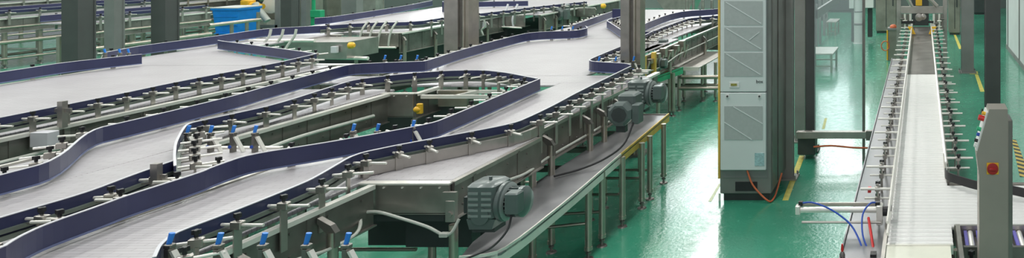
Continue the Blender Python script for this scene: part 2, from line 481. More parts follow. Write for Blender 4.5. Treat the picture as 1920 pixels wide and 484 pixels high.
# floor markings: flat tape on the floor
def tape(name, poly, label, mat='tape', cat='floor marking'):
    b = MB(); b.prism(poly, .0, .003); o = b.build(name, mat); return tag(o,label,cat)
A2 = lambda *pp: [at(x,y,0)[:2] for x,y in pp]
tape('floor_tape', A2((1467,376),(1478,376),(1509,292),(1499,292)), 'yellow tape strip on the green floor beside the tall grey cabinet')
tape('floor_tape', A2((1328,378),(1334,378),(1352,345),(1348,345)), 'faded yellow tape strip on the floor left of the grey cabinet base','tape_faded')
tape('floor_tape', A2((1541,242),(1546,242),(1551,222),(1546,222)), 'short worn yellow tape mark on floor behind the clear guard screen')
tape('floor_tape', A2((1838,172),(1846,172),(1834,140),(1828,140)), 'thin yellow tape line leading away past the dark column foot')
tape('floor_tape', A2((1798,92),(1804,92),(1791,62),(1787,62)), 'far yellow tape line by the brown machine housing')
tape('hazard_tape', A2((1912,332),(1932,332),(1905,262),(1897,262)), 'yellow and black hazard tape on the floor right of the steel pedestal', 'hazard')
tape('floor_tape', A2((1818,139),(1834,139),(1833,134),(1817,134)), 'yellow tape square round the foot of the dark column')

# columns
def column(px0, px1, d, label, mat, side=None, base=True, name='support_column', h=9.6):
    x0, x1 = xd(px0,d), xd(px1,d); wd = x1-x0
    t = thing(name, label, 'column', ((x0+x1)/2, d+wd/2, 0))
    b = MB(); fl = wd*.10
    b.box(x0,x1,d,d+.03,0,h); b.box(x0,x1,d+wd-.03,d+wd,0,h); b.box(x0+.012,x1-.012,d+.03,d+wd-.03,0,h)
    b.build('column_shaft', mat, t)
    if base:
        b = MB(); b.box(x0-.06,x1+.06,d-.06,d+wd+.06,0,.02)
        for x in (x0-.035,x1+.035):
            for y in (d-.035,d+wd+.035): b.cyl((x,y,.02),(x,y,.06),.014,6)
        b.build('base_plate', mat, t)
    return t
column(115,146,14.2,'wide dark grey column nearest the left edge of the picture, behind the upper left belt','column_dark')
column(195,214,15.6,'mid grey column just right of the dark left column behind the belt','column_mid')
column(283,310,15.9,'dark grey column standing between the far conveyor frames and left blue guide','column_dark')
column(526,546,22,'grey column in the background between the yellow gearbox and green stand','column_dark')
column(640,668,24,'grey column at top of picture left of the pale steel column pair','column_mid')
column(681,704,23,'pale steel column behind the far belt, beside the grey one','steel')
column(1803,1826,17.1,'dark grey column right of the packing conveyor with yellow tape at its foot','column_mid')
column(1848,1876,12.9,'dark grey column rising behind the steel control pedestal','column_dark')
column(1466,1486,9.45,'dull steel column standing against the back of tall grey cabinet','post_grey')
column(1511,1527,10.7,'slim black post right of the tall grey cabinet','column_dark')
column(1490,1509,11.2,'pale grey-green post between the cabinet column and the black post','post_grey')

# stainless clad columns standing between the conveyors
def clad_column(px, d, dep, label):
    x0, x1, x2, x3 = [xd(p,d) for p in px]
    t = thing('clad_column', label, 'column', ((x0+x3)/2,d+dep/2,0))
    b = MB(); b.box(x0,x1,d,d+dep,0,9.6,.006); o = b.build('column_shaft','steel',t)
    b = MB(); b.box(x1,x2,d+.05,d+dep-.03,0,9.6); b.build('cable_duct','steel_dark',t)
    b = MB(); b.box(x2,x3,d+.01,d+dep-.06,0,9.6,.004); b.cyl((x2+.01,d,0),(x2+.01,d,9.6),.016,8); b.build('downpipe','leg',t)
    b = MB(); b.box(x0-.05,x3+.05,d-.05,d+dep+.05,0,.03); b.build('base_plate','steel_dark',t)
clad_column((832,858,868,878),12.3,.36,'stainless clad column behind the middle blue guide, left of centre')
clad_column((1163,1180,1188,1200),10.45,.26,'stainless clad column standing behind the short blue nose guide')

# ------------------------------------------------------------------ transfer conveyors on the left
# polylines below are the guide rail tops as read off the photograph, laid out at their real height
A_L = G((0,469),(35,446),(83,423),(192,385),(240,367),(377,324),(400,313.7),(466,290.6),(600,270),(699,253),(811,231.6),(840,220.7),(1013,148))
A_R = G((286,484),(296,462),(310,449),(329,436),(440,395),(572,342),(605,324),(663,289.5),(742,273),(840,255),(962,232),(999,216),(1040,196),(1080,174),(1152,139),(1182,124.5))
NOSE = G((1182,122),(1172,119),(1112,116),(1103,113),(1110,109),(1166,86),(1204,70))
B_L = G((0,329.5),(105,302),(170,244),(240,228),(312,211),(440,180),(509,160),(620,131),(656,121),(719,118),(790,115.5),(800,114.5),(867,93),(960,68.5),(997,60.5),(1082,57.5),(1100,53.5),(1102,51),(1098,49))
B_L2 = G((1075,47),(1148,21.5))
B_R = G((0,408),(159,362),(240,331),(322,302))
ISL = G((326,312),(325,290),(327,269),(339,246),(349,233),(378,226),(440,213),(499,200),(542,188),(620,163),(663,149.6),(762,138),(840,132.5),(906,131.5),(949,136),(985,143),(1008,147.5))
C_L = G((0,136),(116,118),(200,109),(266,102))
C_L2 = G((200,98),(263,86),(405,68),(460,59.5),(509,53),(612,48))
C_R = G((0,221),(240,173),(300,160),(400,140.5),(515,119),(545,112),(592,101))
C_D = G((592,101),(560,96),(420,78),(408,76))
D_R = G((600,49),(683,43),(782,41),(831,33),(940,21),(1010,12),(1100,3))
D_L = G((590,34),(622,32),(752,12.5),(811,1))

def nearer(pts, d=1.5): return [(pts[0][0], pts[0][1]-d)]+pts     # carry the rail on past the left edge of the frame
A_L, B_L, B_R, C_L, C_R = nearer(A_L,1.0), nearer(B_L,1.2), nearer(B_R,1.2), nearer(C_L,3), nearer(C_R,2)

# --- lane A near: bottom-left belt
t = thing('belt_conveyor','grey modular belt conveyor in the bottom left corner between two navy guides','conveyor',(-4.7,4.2,0),'grey belt conveyors of the left hall')
belt(t,-5.16,-4.215,3.2,6.9)
side_frame(t,-4.10,4.1,5.56,led=.03); side_frame(t,-5.19,3.2,6.9,face=-1)
guide(t, A_R[:9], +1, .315, .02)
legs(t, [(-3.985,4.45),(-3.985,5.05)], arm=-.09); legs(t, [(-5.15,4.4),(-5.15,6.2)])
end_guard(t, [atd(px,440,4.04)[:2] for px in (318,410,493,575,650)], (-4.2,-3.0,4.10))
end_guard(t, [(-4.93,6.47),(-4.72,6.47),(-4.50,6.6)], (-5.1,-4.5,6.62))
a = MB(); a.prism_axis([(1.02,0),(1.02,0)],0,0,'x') if False else None
def slant(par, x, d, z, r=.028):
    b = MB(); b.cyl((x+.30,d,z-.28),(x+.30,d,.12),r,12); b.cyl((x,d,z),(x+.30,d,z-.26),r*.9,10); b.build('leg_brace','steel',par)
bars(t, [((-5.15,4.4,.45),(-4.06,4.4,.45)),((-5.15,6.2,.45),(-4.2,6.2,.45))])
hose(t, [(-4.09,4.3,.93),(-4.02,4.7,.97),(-3.98,5.0,.94),(-4.02,5.3,.93),(-4.10,5.45,.98),(-4.18,5.5,.995)], .0115)

# --- lane A far: belt with boxed tail beside the big motor
t = thing('belt_conveyor','grey belt conveyor with boxed steel tail beside the big motor, in the centre','conveyor',(-3.9,7,0),'grey belt conveyors of the left hall')
belt(t,-4.205,-3.56,5.66,6.92); belt(t,-4.62,-3.69,6.93,9.55)
end_plate(t,-4.235,-3.54,5.6,.965)
b = MB(); b.box(-4.22,-3.6,5.62,6.9,.90,.955); b.box(-4.15,-3.62,6.0,6.12,.55,.90); b.box(-4.3,-3.85,6.93,9.4,.74,.93); b.build('underside_tray','motor_dark',t)  # near-black colour carries the shade beneath the belt
side_frame(t,-3.535,5.62,6.9,.93,1.19,1,.64,.02,'steel')
MB().box(-5.12,-3.72,6.90,6.92,.20,.93).build('back_panel','motor_dark',t)  # dark sheet added to paint the shaded hollow under the boxed tail
side_frame(t,-3.685,6.9,10.0,.86,1.185,1,.32,.025,'steel')
guide(t, A_L, -1, .37, .1)
b = MB()
q = chaikin(A_R[7:12],2)
b.ribbon(q, .075, .11, 1.205, 1.29); b.build('guide_beam','steel',t)
guide(t, A_R[8:], +1, .315, .2)
legs(t, [(-3.585,6.87),(-3.585,7.22),(-3.585,8.06),(-3.585,8.42),(-3.585,8.9),(-3.585,9.5)], arm=-.09)
legs(t, [(-3.49,5.56),(-4.2,6.4),(-4.5,7.4),(-4.5,8.4)])
b = MB(); b.box(-3.525,-3.455,5.515,5.56,.93,1.09,.004); b.box(-3.55,-3.45,5.52,5.55,1.08,1.15); b.cyl((-3.49,5.515,.99),(-3.49,5.50,.99),.022,8); b.build('leg_clamp','steel',t)
hose(t, [(-4.19,5.5,.995),(-4.10,5.5,1.012),(-4.0,5.5,1.012),(-3.846,5.5,.969),(-3.65,5.5,.906),(-3.55,5.5,.855),(-3.505,5.5,.845),(-3.46,5.5,.87),(-3.43,5.53,.95)], .0115)
hose(t, [(-3.44,5.75,1.02),(-3.45,6.1,1.03),(-3.50,6.6,.96),(-3.60,7.2,.93),(-3.62,8.0,.92),(-3.62,8.8,.93),(-3.62,9.4,.95)], .012)
MB().box(-4.22,-4.18,5.48,5.52,.975,1.015,.004).build('conduit_joint','conduit',t); MB().box(-3.55,-3.49,5.48,5.52,.83,.862,.004).build('conduit_joint','conduit',t)
for zz in (.45,.30): bars(t, [((-4.5,7.4,zz),(-3.585,7.22,zz)),((-4.5,8.4,zz),(-3.585,8.42,zz))])
bars(t, [((-3.62,6.87,.66),(-3.62,9.8,.66)),((-4.5,7.0,.62),(-4.5,9.8,.62))], .022)
for yy in (7.6,8.3,9.0): MB().box(-4.35,-3.63,yy,yy+.06,.66,.71).build('shelf_bar','steel_dark',t)

def motor(par, x, d, z, s, facing='x', label=None):
    """gear motor: louvred gearbox, round flange, finned barrel, fan cover, terminal box"""
    g = MB()
    if facing == 'x':
        lv = MB()
        g.box(x,x+.215*s,d,d+.24*s,z-.10*s,z+.175*s,.022*s)
        g.prism_axis([(x+.02*s,z-.165*s),(x+.19*s,z-.165*s),(x+.215*s,z-.09*s),(x,z-.09*s)],d+.012*s,d+.23*s,'y')
        for r in range(5):
            for c in range(2):
                if r < 3 or True:
                    xx = x+.022*s+c*.098*s
                    lv.box(xx,xx+.074*s,d-.007*s,d+.004,z+.10*s-r*.042*s,z+.118*s-r*.042*s)
        g.cyl((x+.107*s,d-.006*s,z-.06*s),(x+.107*s,d+.02,z-.06*s),.068*s,18)
        g.cyl((x+.12*s,d+.12*s,z+.17*s),(x+.12*s,d+.12*s,z+.20*s),.012*s,8)
        o = g.build('gear_motor','motor',par,label)
        lv.build('louvres','louvre',o)
        b = MB(); b.lathe((x+.255*s,d+.12*s,z+.01*s),[(.125*s,0),(.142*s,.008*s),(.125*s,.02*s)],'x',24); b.build('flange_ring','louvre',o)
        b = MB(); b.lathe((x+.215*s,d+.12*s,z+.01*s),[(.01,-.01),(.125*s,-.01),(.148*s,.01*s),(.148*s,.035*s),(.12*s,.05*s),(.11*s,.06*s)],'x',24); b.build('flange','motor',o)
        b = MB(); b.cyl((x+.26*s,d+.12*s,z+.01*s),(x+.36*s,d+.12*s,z+.01*s),.090*s,22)
        for k in range(22):
            a = 2*PI*k/22; c, q = math.cos(a), math.sin(a)
            p = [(.08*s,-.005*s),(.114*s,-.004*s),(.114*s,.004*s),(.08*s,.005*s)]
            vs = [(xx, d+.12*s+r*c-w*q, z+.01*s+r*q+w*c) for xx in (x+.265*s,x+.35*s) for r,w in p]
            b.add(vs,[(0,1,2,3),(7,6,5,4),(0,4,5,1),(1,5,6,2),(2,6,7,3),(3,7,4,0)])
        b.build('finned_barrel','motor',o)
        b = MB(); b.lathe((x+.35*s,d+.12*s,z+.01*s),[(.116*s,0),(.116*s,.03*s),(.095*s,.05*s),(.03*s,.055*s)],'x',22); b.build('fan_cover','motor',o)
        b = MB(); b.box(x+.315*s,x+.415*s,d-.05*s,d+.05*s,z-.035*s,z+.125*s,.01*s); b.build('terminal_box','motor',o)
        MB().box(x+.02*s,x+.19*s,d+.05*s,d+.2*s,z-.20*s,z-.15*s).build('mount','motor_dark',o); MB().box(x-.05*s,x+.01,d+.06*s,d+.16*s,z-.06*s,z+.06*s).build('output_shaft','motor_dark',o)
    else:
        P = lambda r, yy: [(x+r*math.cos(PI/8+k*PI/4), yy, z+r*math.sin(PI/8+k*PI/4)) for k in range(8)]
        rings = [P(.105*s,d), P(.135*s,d+.02*s), P(.135*s,d+.12*s), P(.11*s,d+.16*s), P(.11*s,d+.34*s)]
        g.add(sum(rings,[]), [tuple(range(8)), tuple(reversed(range(32,40)))]+[(k*8+i,k*8+8+i,k*8+8+(i+1)%8,k*8+(i+1)%8) for k in range(4) for i in range(8)])
        g.box(x-.075*s,x+.12*s,d+.14*s,d+.36*s,z-.05*s,z+.19*s,.02*s)
        o = g.build('gear_motor','motor',par,label)
        b = MB(); b.lathe((x,d-.006*s,z),[(.02*s,.0),(.082*s,.0),(.082*s,.01*s)],'y',8); b.build('fan_grille','motor_dark',o)
        b = MB(); b.box(x+.12*s,x+.20*s,d+.04*s,d+.18*s,z-.11*s,z+.10*s,.008*s); b.build('terminal_box','motor',o)
        MB().box(x-.05*s,x+.05*s,d+.05*s,d+.12*s,z-.20*s,z-.11*s).build('mount','motor_dark',o); MB().box(x-.20*s,x-.1*s,d+.17*s,d+.3*s,z-.06*s,z+.05*s).build('output_shaft','motor_dark',o)
    return o
m = motor(t, -3.315, 5.42, 1.07, .97, 'x', 'big grey-green gear motor with louvred gearbox')
b = MB().tube(crom([(-2.98,5.42,1.02),(-2.98,5.36,.93),(-3.05,5.3,.84),(-3.15,5.24,.80),(-3.25,5.2,.77)],5),.008); b.build('power_cable','black',m)
m = motor(t, -3.19, 7.85, 1.185, .98, 'y', 'octagonal grey-green motor end facing the camera')
MB().tube(crom([(-3.05,7.9,1.1),(-3.1,7.75,.9),(-3.2,7.5,.82),(-3.35,7.3,.78),(-3.5,7.1,.775)],5),.010).build('power_cable','black',m)
m = motor(t, -3.36, 8.5, 1.25, .98, 'x', 'rear grey-green finned motor')

# --- drip tray on its own row of legs
te = [at(x,y,.76)[:2] for x,y in ((860,484),(905,481),(940,472),(985,441),(1075,368),(1165,290),(1255,214))]
far = te[-1]
t = thing('drip_tray','long shallow stainless drip tray below the centre motors with yellow-edged far end','tray',(-3.3,7.2,0))
poly = te+[(-3.66,far[1]),(-3.62,7.0),(-3.43,6.3),(-3.37,5.6)]
b = MB(); b.prism(poly,.735,.752); b.build('tray_floor','tray_grey',t)
q = chaikin(te[:6],1); k = te[5]
b = MB(); b.ribbon(q,-.012,0,.672,.772); b.build('tray_rim','bright',t)
b = MB(); b.ribbon([te[5],te[6]],-.014,0,.668,.772); b.build('yellow_rim','yellow',t,'yellow painted rim at the far end')
b = MB(); b.ribbon([te[6],(-3.68,far[1])],-.01,0,.70,.765); b.build('end_rim','steel',t)
legs(t, [(-3.16,7.07),(-3.16,7.37),(-3.16,7.87),(-3.16,8.42),(-3.18,8.72),(-3.22,9.3)], ME_LEG_T)
bars(t, [((-3.55,6.95,.34),(-3.16,7.07,.34)),((-3.55,7.30,.34),(-3.16,7.37,.34)),((-3.7,7.87,.34),(-3.16,7.87,.34)),((-3.55,8.42,.34),(-3.16,8.42,.34)),((-3.7,8.72,.34),(-3.18,8.72,.34))], .015)

# --- lane B near: second belt from the bottom
t = thing('belt_conveyor','grey belt conveyor on the left edge, second lane up from the bottom corner','conveyor',(-6,5,0),'grey belt conveyors of the left hall')
belt(t,-6.50,-5.47,2.6,6.50)
side_frame(t,-5.40,2.6,6.6); side_frame(t,-6.53,2.6,5.1,face=-1)
guide(t, B_R, +1, .37, .2)
end_guard(t, [atd(px,237,6.41)[:2] for px in (352,395,437,478)], (-6.35,-5.6,6.53))
legs(t,[(-5.45,4.4),(-6.45,4.4),(-5.45,6.0),(-6.45,6.0)])
b = MB(); b.box(-5.43,-5.38,5.25,5.29,1.19,1.44); b.box(-5.44,-5.34,5.27,5.285,1.33,1.36); b.cyl((-5.40,5.24,1.3),(-5.28,5.24,1.3),.010,8); b.build('sensor_bracket','steel',t)
# --- lane B far: belt at the left of the long island
t = thing('belt_conveyor','grey belt conveyor running along the long pointed island, third lane up at left','conveyor',(-6.9,7,0),'grey belt conveyors of the left hall')
belt(t,-7.34,-6.505,4.9,8.05); belt(t,-7.75,-6.46,8.06,9.15)
b = MB(); b.box(-7.3,-6.55,4.95,9.1,.88,.93); b.build('underside_tray','steel_dark',t)
side_frame(t,-6.40,6.62,8.92,.86,1.185,1,.3)
side_frame(t,-7.42,4.9,8.0,face=-1)
guide(t, B_L[:11], -1, .36, .25)
guide(t, ISL, +1, .31, .15, smooth=2)
end_plate(t,-6.83,-6.08,8.93,.915)
side_frame(t,-6.075,8.93,9.4,.90,1.185)
b = MB(); b.box(-5.98,-5.62,9.22,9.25,.97,1.17,.003); b.build('cover_plate','leg',t)
b = MB(); b.box(-6.85,-5.5,9.36,9.40,.55,.96); b.build('back_panel','motor_dark',t)  # dark sheet standing in for shade below the tail plate
b = MB(); b.box(-5.30,-5.26,5.72,5.76,1.2,1.30); b.build('sensor_bracket','steel',t)
b = MB()
for (p,q) in (((-6.0,8.95),(-4.85,8.95)),((-6.0,9.25),(-5.2,9.25)),((-5.6,8.95),(-5.5,9.25))):
    b.ribbon([p,q],-.02,.02,1.13,1.17)
b.ribbon([(-4.9,8.95),(-5.3,9.35)],-.02,.02,1.13,1.17)
b.build('island_frame','bright',t)
v = MB(); v.lathe((-5.99,8.80,1.03),[(.015,0),(.035,.02),(.04,.06),(.02,.09)],'x',12); v.box(-5.95,-5.89,8.78,8.82,.98,1.10,.005)
v.build('valve','yellow_bright',t,'amber valve on the end plate')
legs(t,[(-6.02,8.85),(-6.45,7.4),(-6.45,8.2),(-7.3,7.4),(-7.3,8.4)])
hose(t,[(-6.32,6.7,1.06),(-6.2,7.0,1.05),(-6.3,7.6,1.03),(-6.32,8.6,1.0)],.02)
bars(t,[((-7.3,7.4,.4),(-5.6,7.4,.4)),((-7.3,8.4,.4),(-5.6,8.4,.4))],.02)

# --- merged wide lane
t = thing('belt_conveyor','wide grey merging belt beyond the pointed tip of the blue guide','conveyor',(-5.7,11,0),'grey belt conveyors of the left hall')
belt(t,-7.72,-3.70,9.56,10.05); belt(t,-7.25,-3.80,10.06,10.1)
belt(t,-6.455,-4.63,9.43,9.555)
belt(t,-7.30,-4.55,10.11,13.95); belt(t,-7.5,-4.70,13.96,20)
side_frame(t,-3.70,10.01,10.4,.86,1.185,1,.3)
guide(t, B_L[10:], -1, .33, .1)
guide(t, B_L2, -1, .4, .3)
guide(t, NOSE, +1, .33, .3, short=True)
side_frame(t,-7.45,10.3,13.5,face=-1)
end_guard(t,[(-7.50,10.42),(-7.28,10.42),(-7.05,10.42)],(-7.55,-6.9,10.5))
end_guard(t,[(-6.95,14.0),(-6.75,14.0),(-6.55,14.0)])
end_guard(t,[(-4.45,10.28),(-4.22,10.28),(-3.98,10.3)],(-4.5,-3.8,10.36))
legs(t,[(-7.3,11),(-7.3,12.6),(-5.0,11),(-5.0,12.6),(-7.2,9.9)])
nb = [at(x,y,GZ1)[:2] for x,y in ((1164,56),(1140,40.5),(1137,39.5),(1141,36.5),(1165,31))]
guide(t, nb, +1, .3, .2, short=True)
b = MB().box(*[xd(p,16.8) for p in (1148,1166)],16.8,16.86,1.23,1.50).build('guide_rail','blue',t)

# --- lane A continuation to the right of the second clad column
t = thing('belt_conveyor','far belt conveyor with boxed steel tail between the clad column and the grey cabinet','conveyor',(-4.9,13,0),'grey belt conveyors of the left hall')
FB = G((1194,60),(1204,46.5),(1251,28),(1283,21),(1344,17),(1375,12))
FR = G((1201,70),(1222,59),(1250,48.5),(1285,36),(1300,33.5),(1350,29))
FN = G((1201,59.5),(1224,59),(1236,54))
belt(t,-4.69,-4.56,11.6,13.2); belt(t,-5.5,-4.63,20.05,20.1)
belt(t,-4.66,-3.9,17.1,22)
side_frame(t,-4.42,10.9,16.95,.82,1.185,1,.35,.03,'steel')
end_plate(t,-5.40,-4.58,17.02,.93)
guide(t, FR, +1, .33, .1); guide(t, FB, -1, .4, .2, smooth=1)
guide(t, FN, +1, .3, 9, br=False)
hose(t,[atd(x,y,16.9) for x,y in ((1281,66),(1290,61),(1312,59.5),(1330,60.5),(1345,66))],.02)
MB().box(-5.3,-4.5,16.95,17.0,.78,.84).build('pale_bar','cap',t); MB().box(-5.0,-4.6,16.9,16.95,.86,.90).build('pale_bar','cap',t)
b = MB(); b.box(-5.4,-4.5,17.0,17.8,.55,.76); b.build('lower_tray','steel_dark',t)
legs(t,[(-4.36,12.9),(-4.36,11.4),(-4.36,15.0),(-4.36,16.8),(-4.3,17.4)],arm=-.06)
for k,(px,py0,py1,d) in enumerate(((1207,105,150,11.1),(1226,98,140,12.0),(1251,88,130,13.2))):
    x = xd(px,d); z1 = H-(py0+108)*d/F; z0 = H-(py1+108)*d/F
    MB().box(x-.035,x+.035,d-.03,d+.03,z0,z1,.005).build('guard_post','yellow',t,'tan yellow upright plate')
m = motor(t, xd(1215,12.2), 12.2, 1.0, .7, 'x'); 
m2 = motor(t, xd(1236,13.3), 13.3, 1.12, .7, 'y')
hose(t,[(-4.38,11.2,1.0),(-4.3,12.2,.95),(-4.3,13.2,1.02),(-4.34,14.4,1.0),(-4.36,16.5,1.0)],.011)
b = MB()
for i in range(9):
    d = 10.9+i*.32; b.box(-4.40,-4.30,d,d+.12,1.02+.05*(i%2),1.14+.04*(i%3)); b.cyl((-4.36,d+.2,.9),(-4.30,d+.24,1.12),.02,8)
b.build('chain_guard','leg',t)

tf = [at(x,y,.76)[:2] for x,y in ((1176,172),(1216,150),(1281,127))]
t = thing('drip_tray','farther stainless drip tray with green edge beyond the yellow-rimmed one','tray',(-4.4,12.2,0))
b = MB(); b.prism(tf+[(-4.62,tf[2][1]),(-4.4,11.0)],.735,.752); b.build('tray_floor','steel',t)
MB().ribbon(tf,-.012,0,.655,.772).build('green_rim','green_plastic',t,'green rim')  # green of the floor reflection painted onto the steel rim
legs(t,[(-4.28,12.1),(-4.30,12.9),(-4.33,13.3)],ME_LEG_T)
t2 = thing('drip_tray','farthest stainless drip tray level with the boxed tail left of the cabinet','tray',(-4.6,15.5,0))
x0, d0 = at(1298,95,.76)[:2]
b = MB(); b.box(-4.95,x0+.75,13.4,15.4,.735,.752); b.build('tray_floor','steel',t2)
b = MB(); b.box(-4.95,x0+.75,13.39,13.41,.70,.765); b.build('tray_rim','bright',t2)
legs(t2,[(-4.15,14.1),(-3.9,14.1),(-4.5,14.1),(-3.7,15.2)],ME_LEG_T)
bars(t2,[((-4.33,13.3,.60),(-3.6,13.3,.60)),((-4.33,13.3,.40),(-3.6,13.3,.40)),((-3.6,13.3,.60),(-3.6,13.3,.0)),((-4.9,14.1,.3),(-3.7,14.1,.3))],.035)

# --- lane C: upper left wide belt
t = thing('belt_conveyor','wide grey belt conveyor in the upper left with diagonal navy diverter','conveyor',(-10,9,0),'grey belt conveyors of the left hall')
belt(t,-11.62,-8.62,4.6,10.92); b = MB(); b.prism([(-12.25,10.93),(-8.95,10.93),(-11.62,12.40),(-11.62,12.5),(-12.25,12.5)],1.17,1.2); b.build('belt','belt',t)
MB().box(-9.2,-8.42,10.98,11.04,.84,1.19).build('end_frame','steel_dark',t); MB().box(-9.15,-8.5,11.2,11.5,.9,1.12).build('end_box','steel_dark',t)
MB().box(-9.3,-8.4,10.96,11.06,1.19,1.205).build('end_ledge','bright',t)
MB().cyl((-9.0,11.6,1.0),(-7.95,11.6,1.0),.03,10).build('air_pipe','bright',t); MB().cyl((-8.8,11.9,.96),(-8.1,11.9,.96),.02,10).build('air_pipe','bright',t)
b = MB(); b.box(-8.15,-7.85,10.7,10.95,.93,1.02,.02); b.build('white_cover','white',t)
belt(t,-12.5,-11.6,12.51,16)
side_frame(t,-8.50,4.6,10.9,.82,1.185,1,.3); side_frame(t,-11.66,4.6,11,face=-1)
guide(t, C_R, +1, .295, .1); guide(t, C_L, -1, .8, .3); guide(t, C_L2, -1, .9, .3)
guide(t, C_D, +1, .5, .3, smooth=1)
end_guard(t,[(xd(190,11.0),11.05),(xd(218,11.0),11.05),(xd(248,11.1),11.05)],None,PI)
legs(t,[(-8.45,5.4),(-8.45,7.0),(-11.6,5.4),(-8.45,8.6),(-8.45,10.2),(-11.6,8),(-11.6,10)])
b = MB(); b.box(-8.44,-8.27,7.06,7.16,1.06,1.20,.004); b.build('junction_box','cap',t)
for d in (6.5,8.2,9.7):
    b = MB(); b.prism_axis([(-8.48,1.08),(-8.42,1.12),(-8.20,.92),(-8.20,.5),(-8.26,.5),(-8.26,.90)],d-.025,d+.025,'y'); b.build('leg_brace','steel',t)
hose(t,[(-8.42,6.4,.98),(-8.38,7.4,1.0),(-8.40,8.6,.97),(-8.42,9.8,1.0)],.018)
b = MB(); b.box(-8.24,-8.0,6.4,6.9,.93,1.02); b.build('cable_tray','knob',t)
b = MB(); b.box(-8.47,-8.42,7.31,7.36,1.18,1.44); b.box(-8.52,-8.36,7.33,7.345,1.33,1.37); b.build('sensor_bracket','steel',t)

# --- lane D: behind the diverter
t = thing('belt_conveyor','far belt conveyor with four curved rods over its tail, left of the clad column','conveyor',(-11.5,16,0),'grey belt conveyors of the left hall')
belt(t,-13.2,-10.45,14.95,17.2); belt(t,-13.4,-10.5,17.21,18.55); belt(t,-13.4,-11.61,18.56,24)
end_plate(t,xd(675,14.9),xd(748,14.9),14.9,.92)
end_plate(t,xd(570,14.6),xd(640,14.6),14.6,.90)
side_frame(t,-10.42,14.9,18.55,.80,1.185,1,.4)
guide(t, D_R, +1, .35, .1, smooth=1); guide(t, D_L, -1, .8, .4)
for px in (684,702,719,739):
    x = xd(px,14.9)
    hose(t,[(x+.03,14.95,1.42),(x-.01,14.87,1.30),(x-.05,14.84,1.12),(x-.07,14.84,.95),(x-.07,14.86,.92)],.018,'conduit','hold_down_rod',5)
MB().cyl((xd(672,14.84),14.84,.91),(xd(742,14.84),14.84,.91),.022,10).build('rod_bar','bright',t)
for px in (513,536,560):
    x = xd(px,13.6)
    hose(t,[(x+.04,13.5,1.43),(x+.02,13.48,1.30),(x-.06,13.44,1.15),(x-.10,13.4,1.02)],.02,'conduit','hold_down_rod',5)
MB().cyl((xd(468,13.6),13.6,1.21),(xd(590,13.6),13.6,1.21),.03,10).build('rod_bar','bright',t)
b = MB(); b.box(xd(500,13.7),xd(650,13.7),13.7,14.5,.86,1.17); b.build('tail_box','steel',t)
b = MB(); b.box(xd(622,13.65),xd(633,13.65),13.62,13.68,.98,1.10,.004); b.build('junction_box','cap',t)
v = MB(); v.lathe((xd(655,13.64),13.62,1.12),[(.02,0),(.06,.02),(.06,.08),(.03,.11)],'x',12); v.build('valve','yellow_bright',t,'amber valve by the tail')
MB().cyl((xd(598,13.9),13.9,.86),(xd(690,13.9),13.9,.84),.035,10).build('air_pipe','bright',t)
legs(t,[(-10.36,14.95),(-10.36,15.9),(-10.36,16.8),(-10.36,17.8)],arm=-.05); legs(t,[(-13.1,16),(xd(668,14.6),14.6)])
bars(t,[((-13.1,15.9,.4),(-10.36,15.9,.4)),((-13.1,16.8,.4),(-10.36,16.8,.4))],.03)
MB().box(-13.0,-10.62,15.4,18.4,.30,.80).build('underside_tray','motor_dark',t)  # dark block added as painted shade over the floor under lane D
# --- lane E: behind lane D
t = thing('belt_conveyor','far conveyor with two pale rods over its boxed tail, right of the clad column','conveyor',(-10.2,20,0),'grey belt conveyors of the left hall')
side_frame(t,-9.55,18.62,23.5,.80,1.185,1,.5)
end_plate(t,xd(943,18.6),xd(985,18.6),18.6,.90)
belt(t,-11.6,-9.6,18.65,24)
gp = [atd(x,0,d)[:2] for x,d in ((870,17.6),(985,19.4),(1010,19.8),(1060,22))]
gq = [(xd(878,20.4),20.4),(xd(990,20.8),20.8)]
guide(t, gq, -1, .5, .1, smooth=0)
for px in (946,964):
    x = xd(px,18.5)
    hose(t,[(x+.02,18.62,1.46),(x,18.56,1.30),(x-.05,18.52,1.1),(x-.03,18.52,.92)],.025,'cap','hold_down_rod',5)
MB().cyl((xd(940,18.5),18.5,.91),(xd(978,18.5),18.5,.88),.022,10).build('rod_bar','bright',t)
legs(t,[(-9.5,18.8),(-9.5,19.4),(-9.5,20.1),(-9.5,20.8),(-9.5,21.7)],arm=-.05)
motor(t, xd(1043,19.5),19.5,1.12,1.3,'y')
end_plate(t,xd(1070,20.6),xd(1115,20.6),20.6,.95)
MB().box(-11.5,-9.75,19.0,23.5,.30,.80).build('underside_tray','motor_dark',t)  # near-black block holding the shadow beneath lane E
b = MB(); b.box(xd(1003,18.9),xd(1012,18.9),18.88,18.92,1.1,1.25); b.build('junction_box','cap',t); b = MB(); b.box(xd(900,17.7),xd(912,17.7),17.66,17.7,.98,1.12); b.build('junction_box','cap',t)
v = MB(); v.lathe((xd(1127,20.5),20.5,1.25),[(.02,0),(.07,.02),(.07,.1),(.03,.13)],'x',12); v.build('valve','yellow_bright',t,'amber valve far off')
hose(t,[atd(905,30,17.4),atd(910,48,17.4),atd(903,56,17.4),atd(906,66,17.4)],.02)
bars(t,[((-13,19,.4),(-9.7,19,.4)),((-9.7,17.8,.55),(-9.7,23,.55)),((-10.6,17.8,.55),(-10.6,23,.55))],.035)
# --- blue end guide and orange strip at the top
t = thing('divider_guide','short bright navy guide nose at the top edge left of clad column','guide',(xd(823,20),20,0))
q = chaikin([(xd(812,19.4),20.6),(xd(814,19.2),19.5),(xd(836,19.2),19.2)],2)
MB().ribbon(q,0,.02,1.2,1.46).build('guide_rail','blue',t)
MB().box(xd(815,19.6),xd(832,19.6),19.6,19.66,0,1.2).build('post','steel',t)

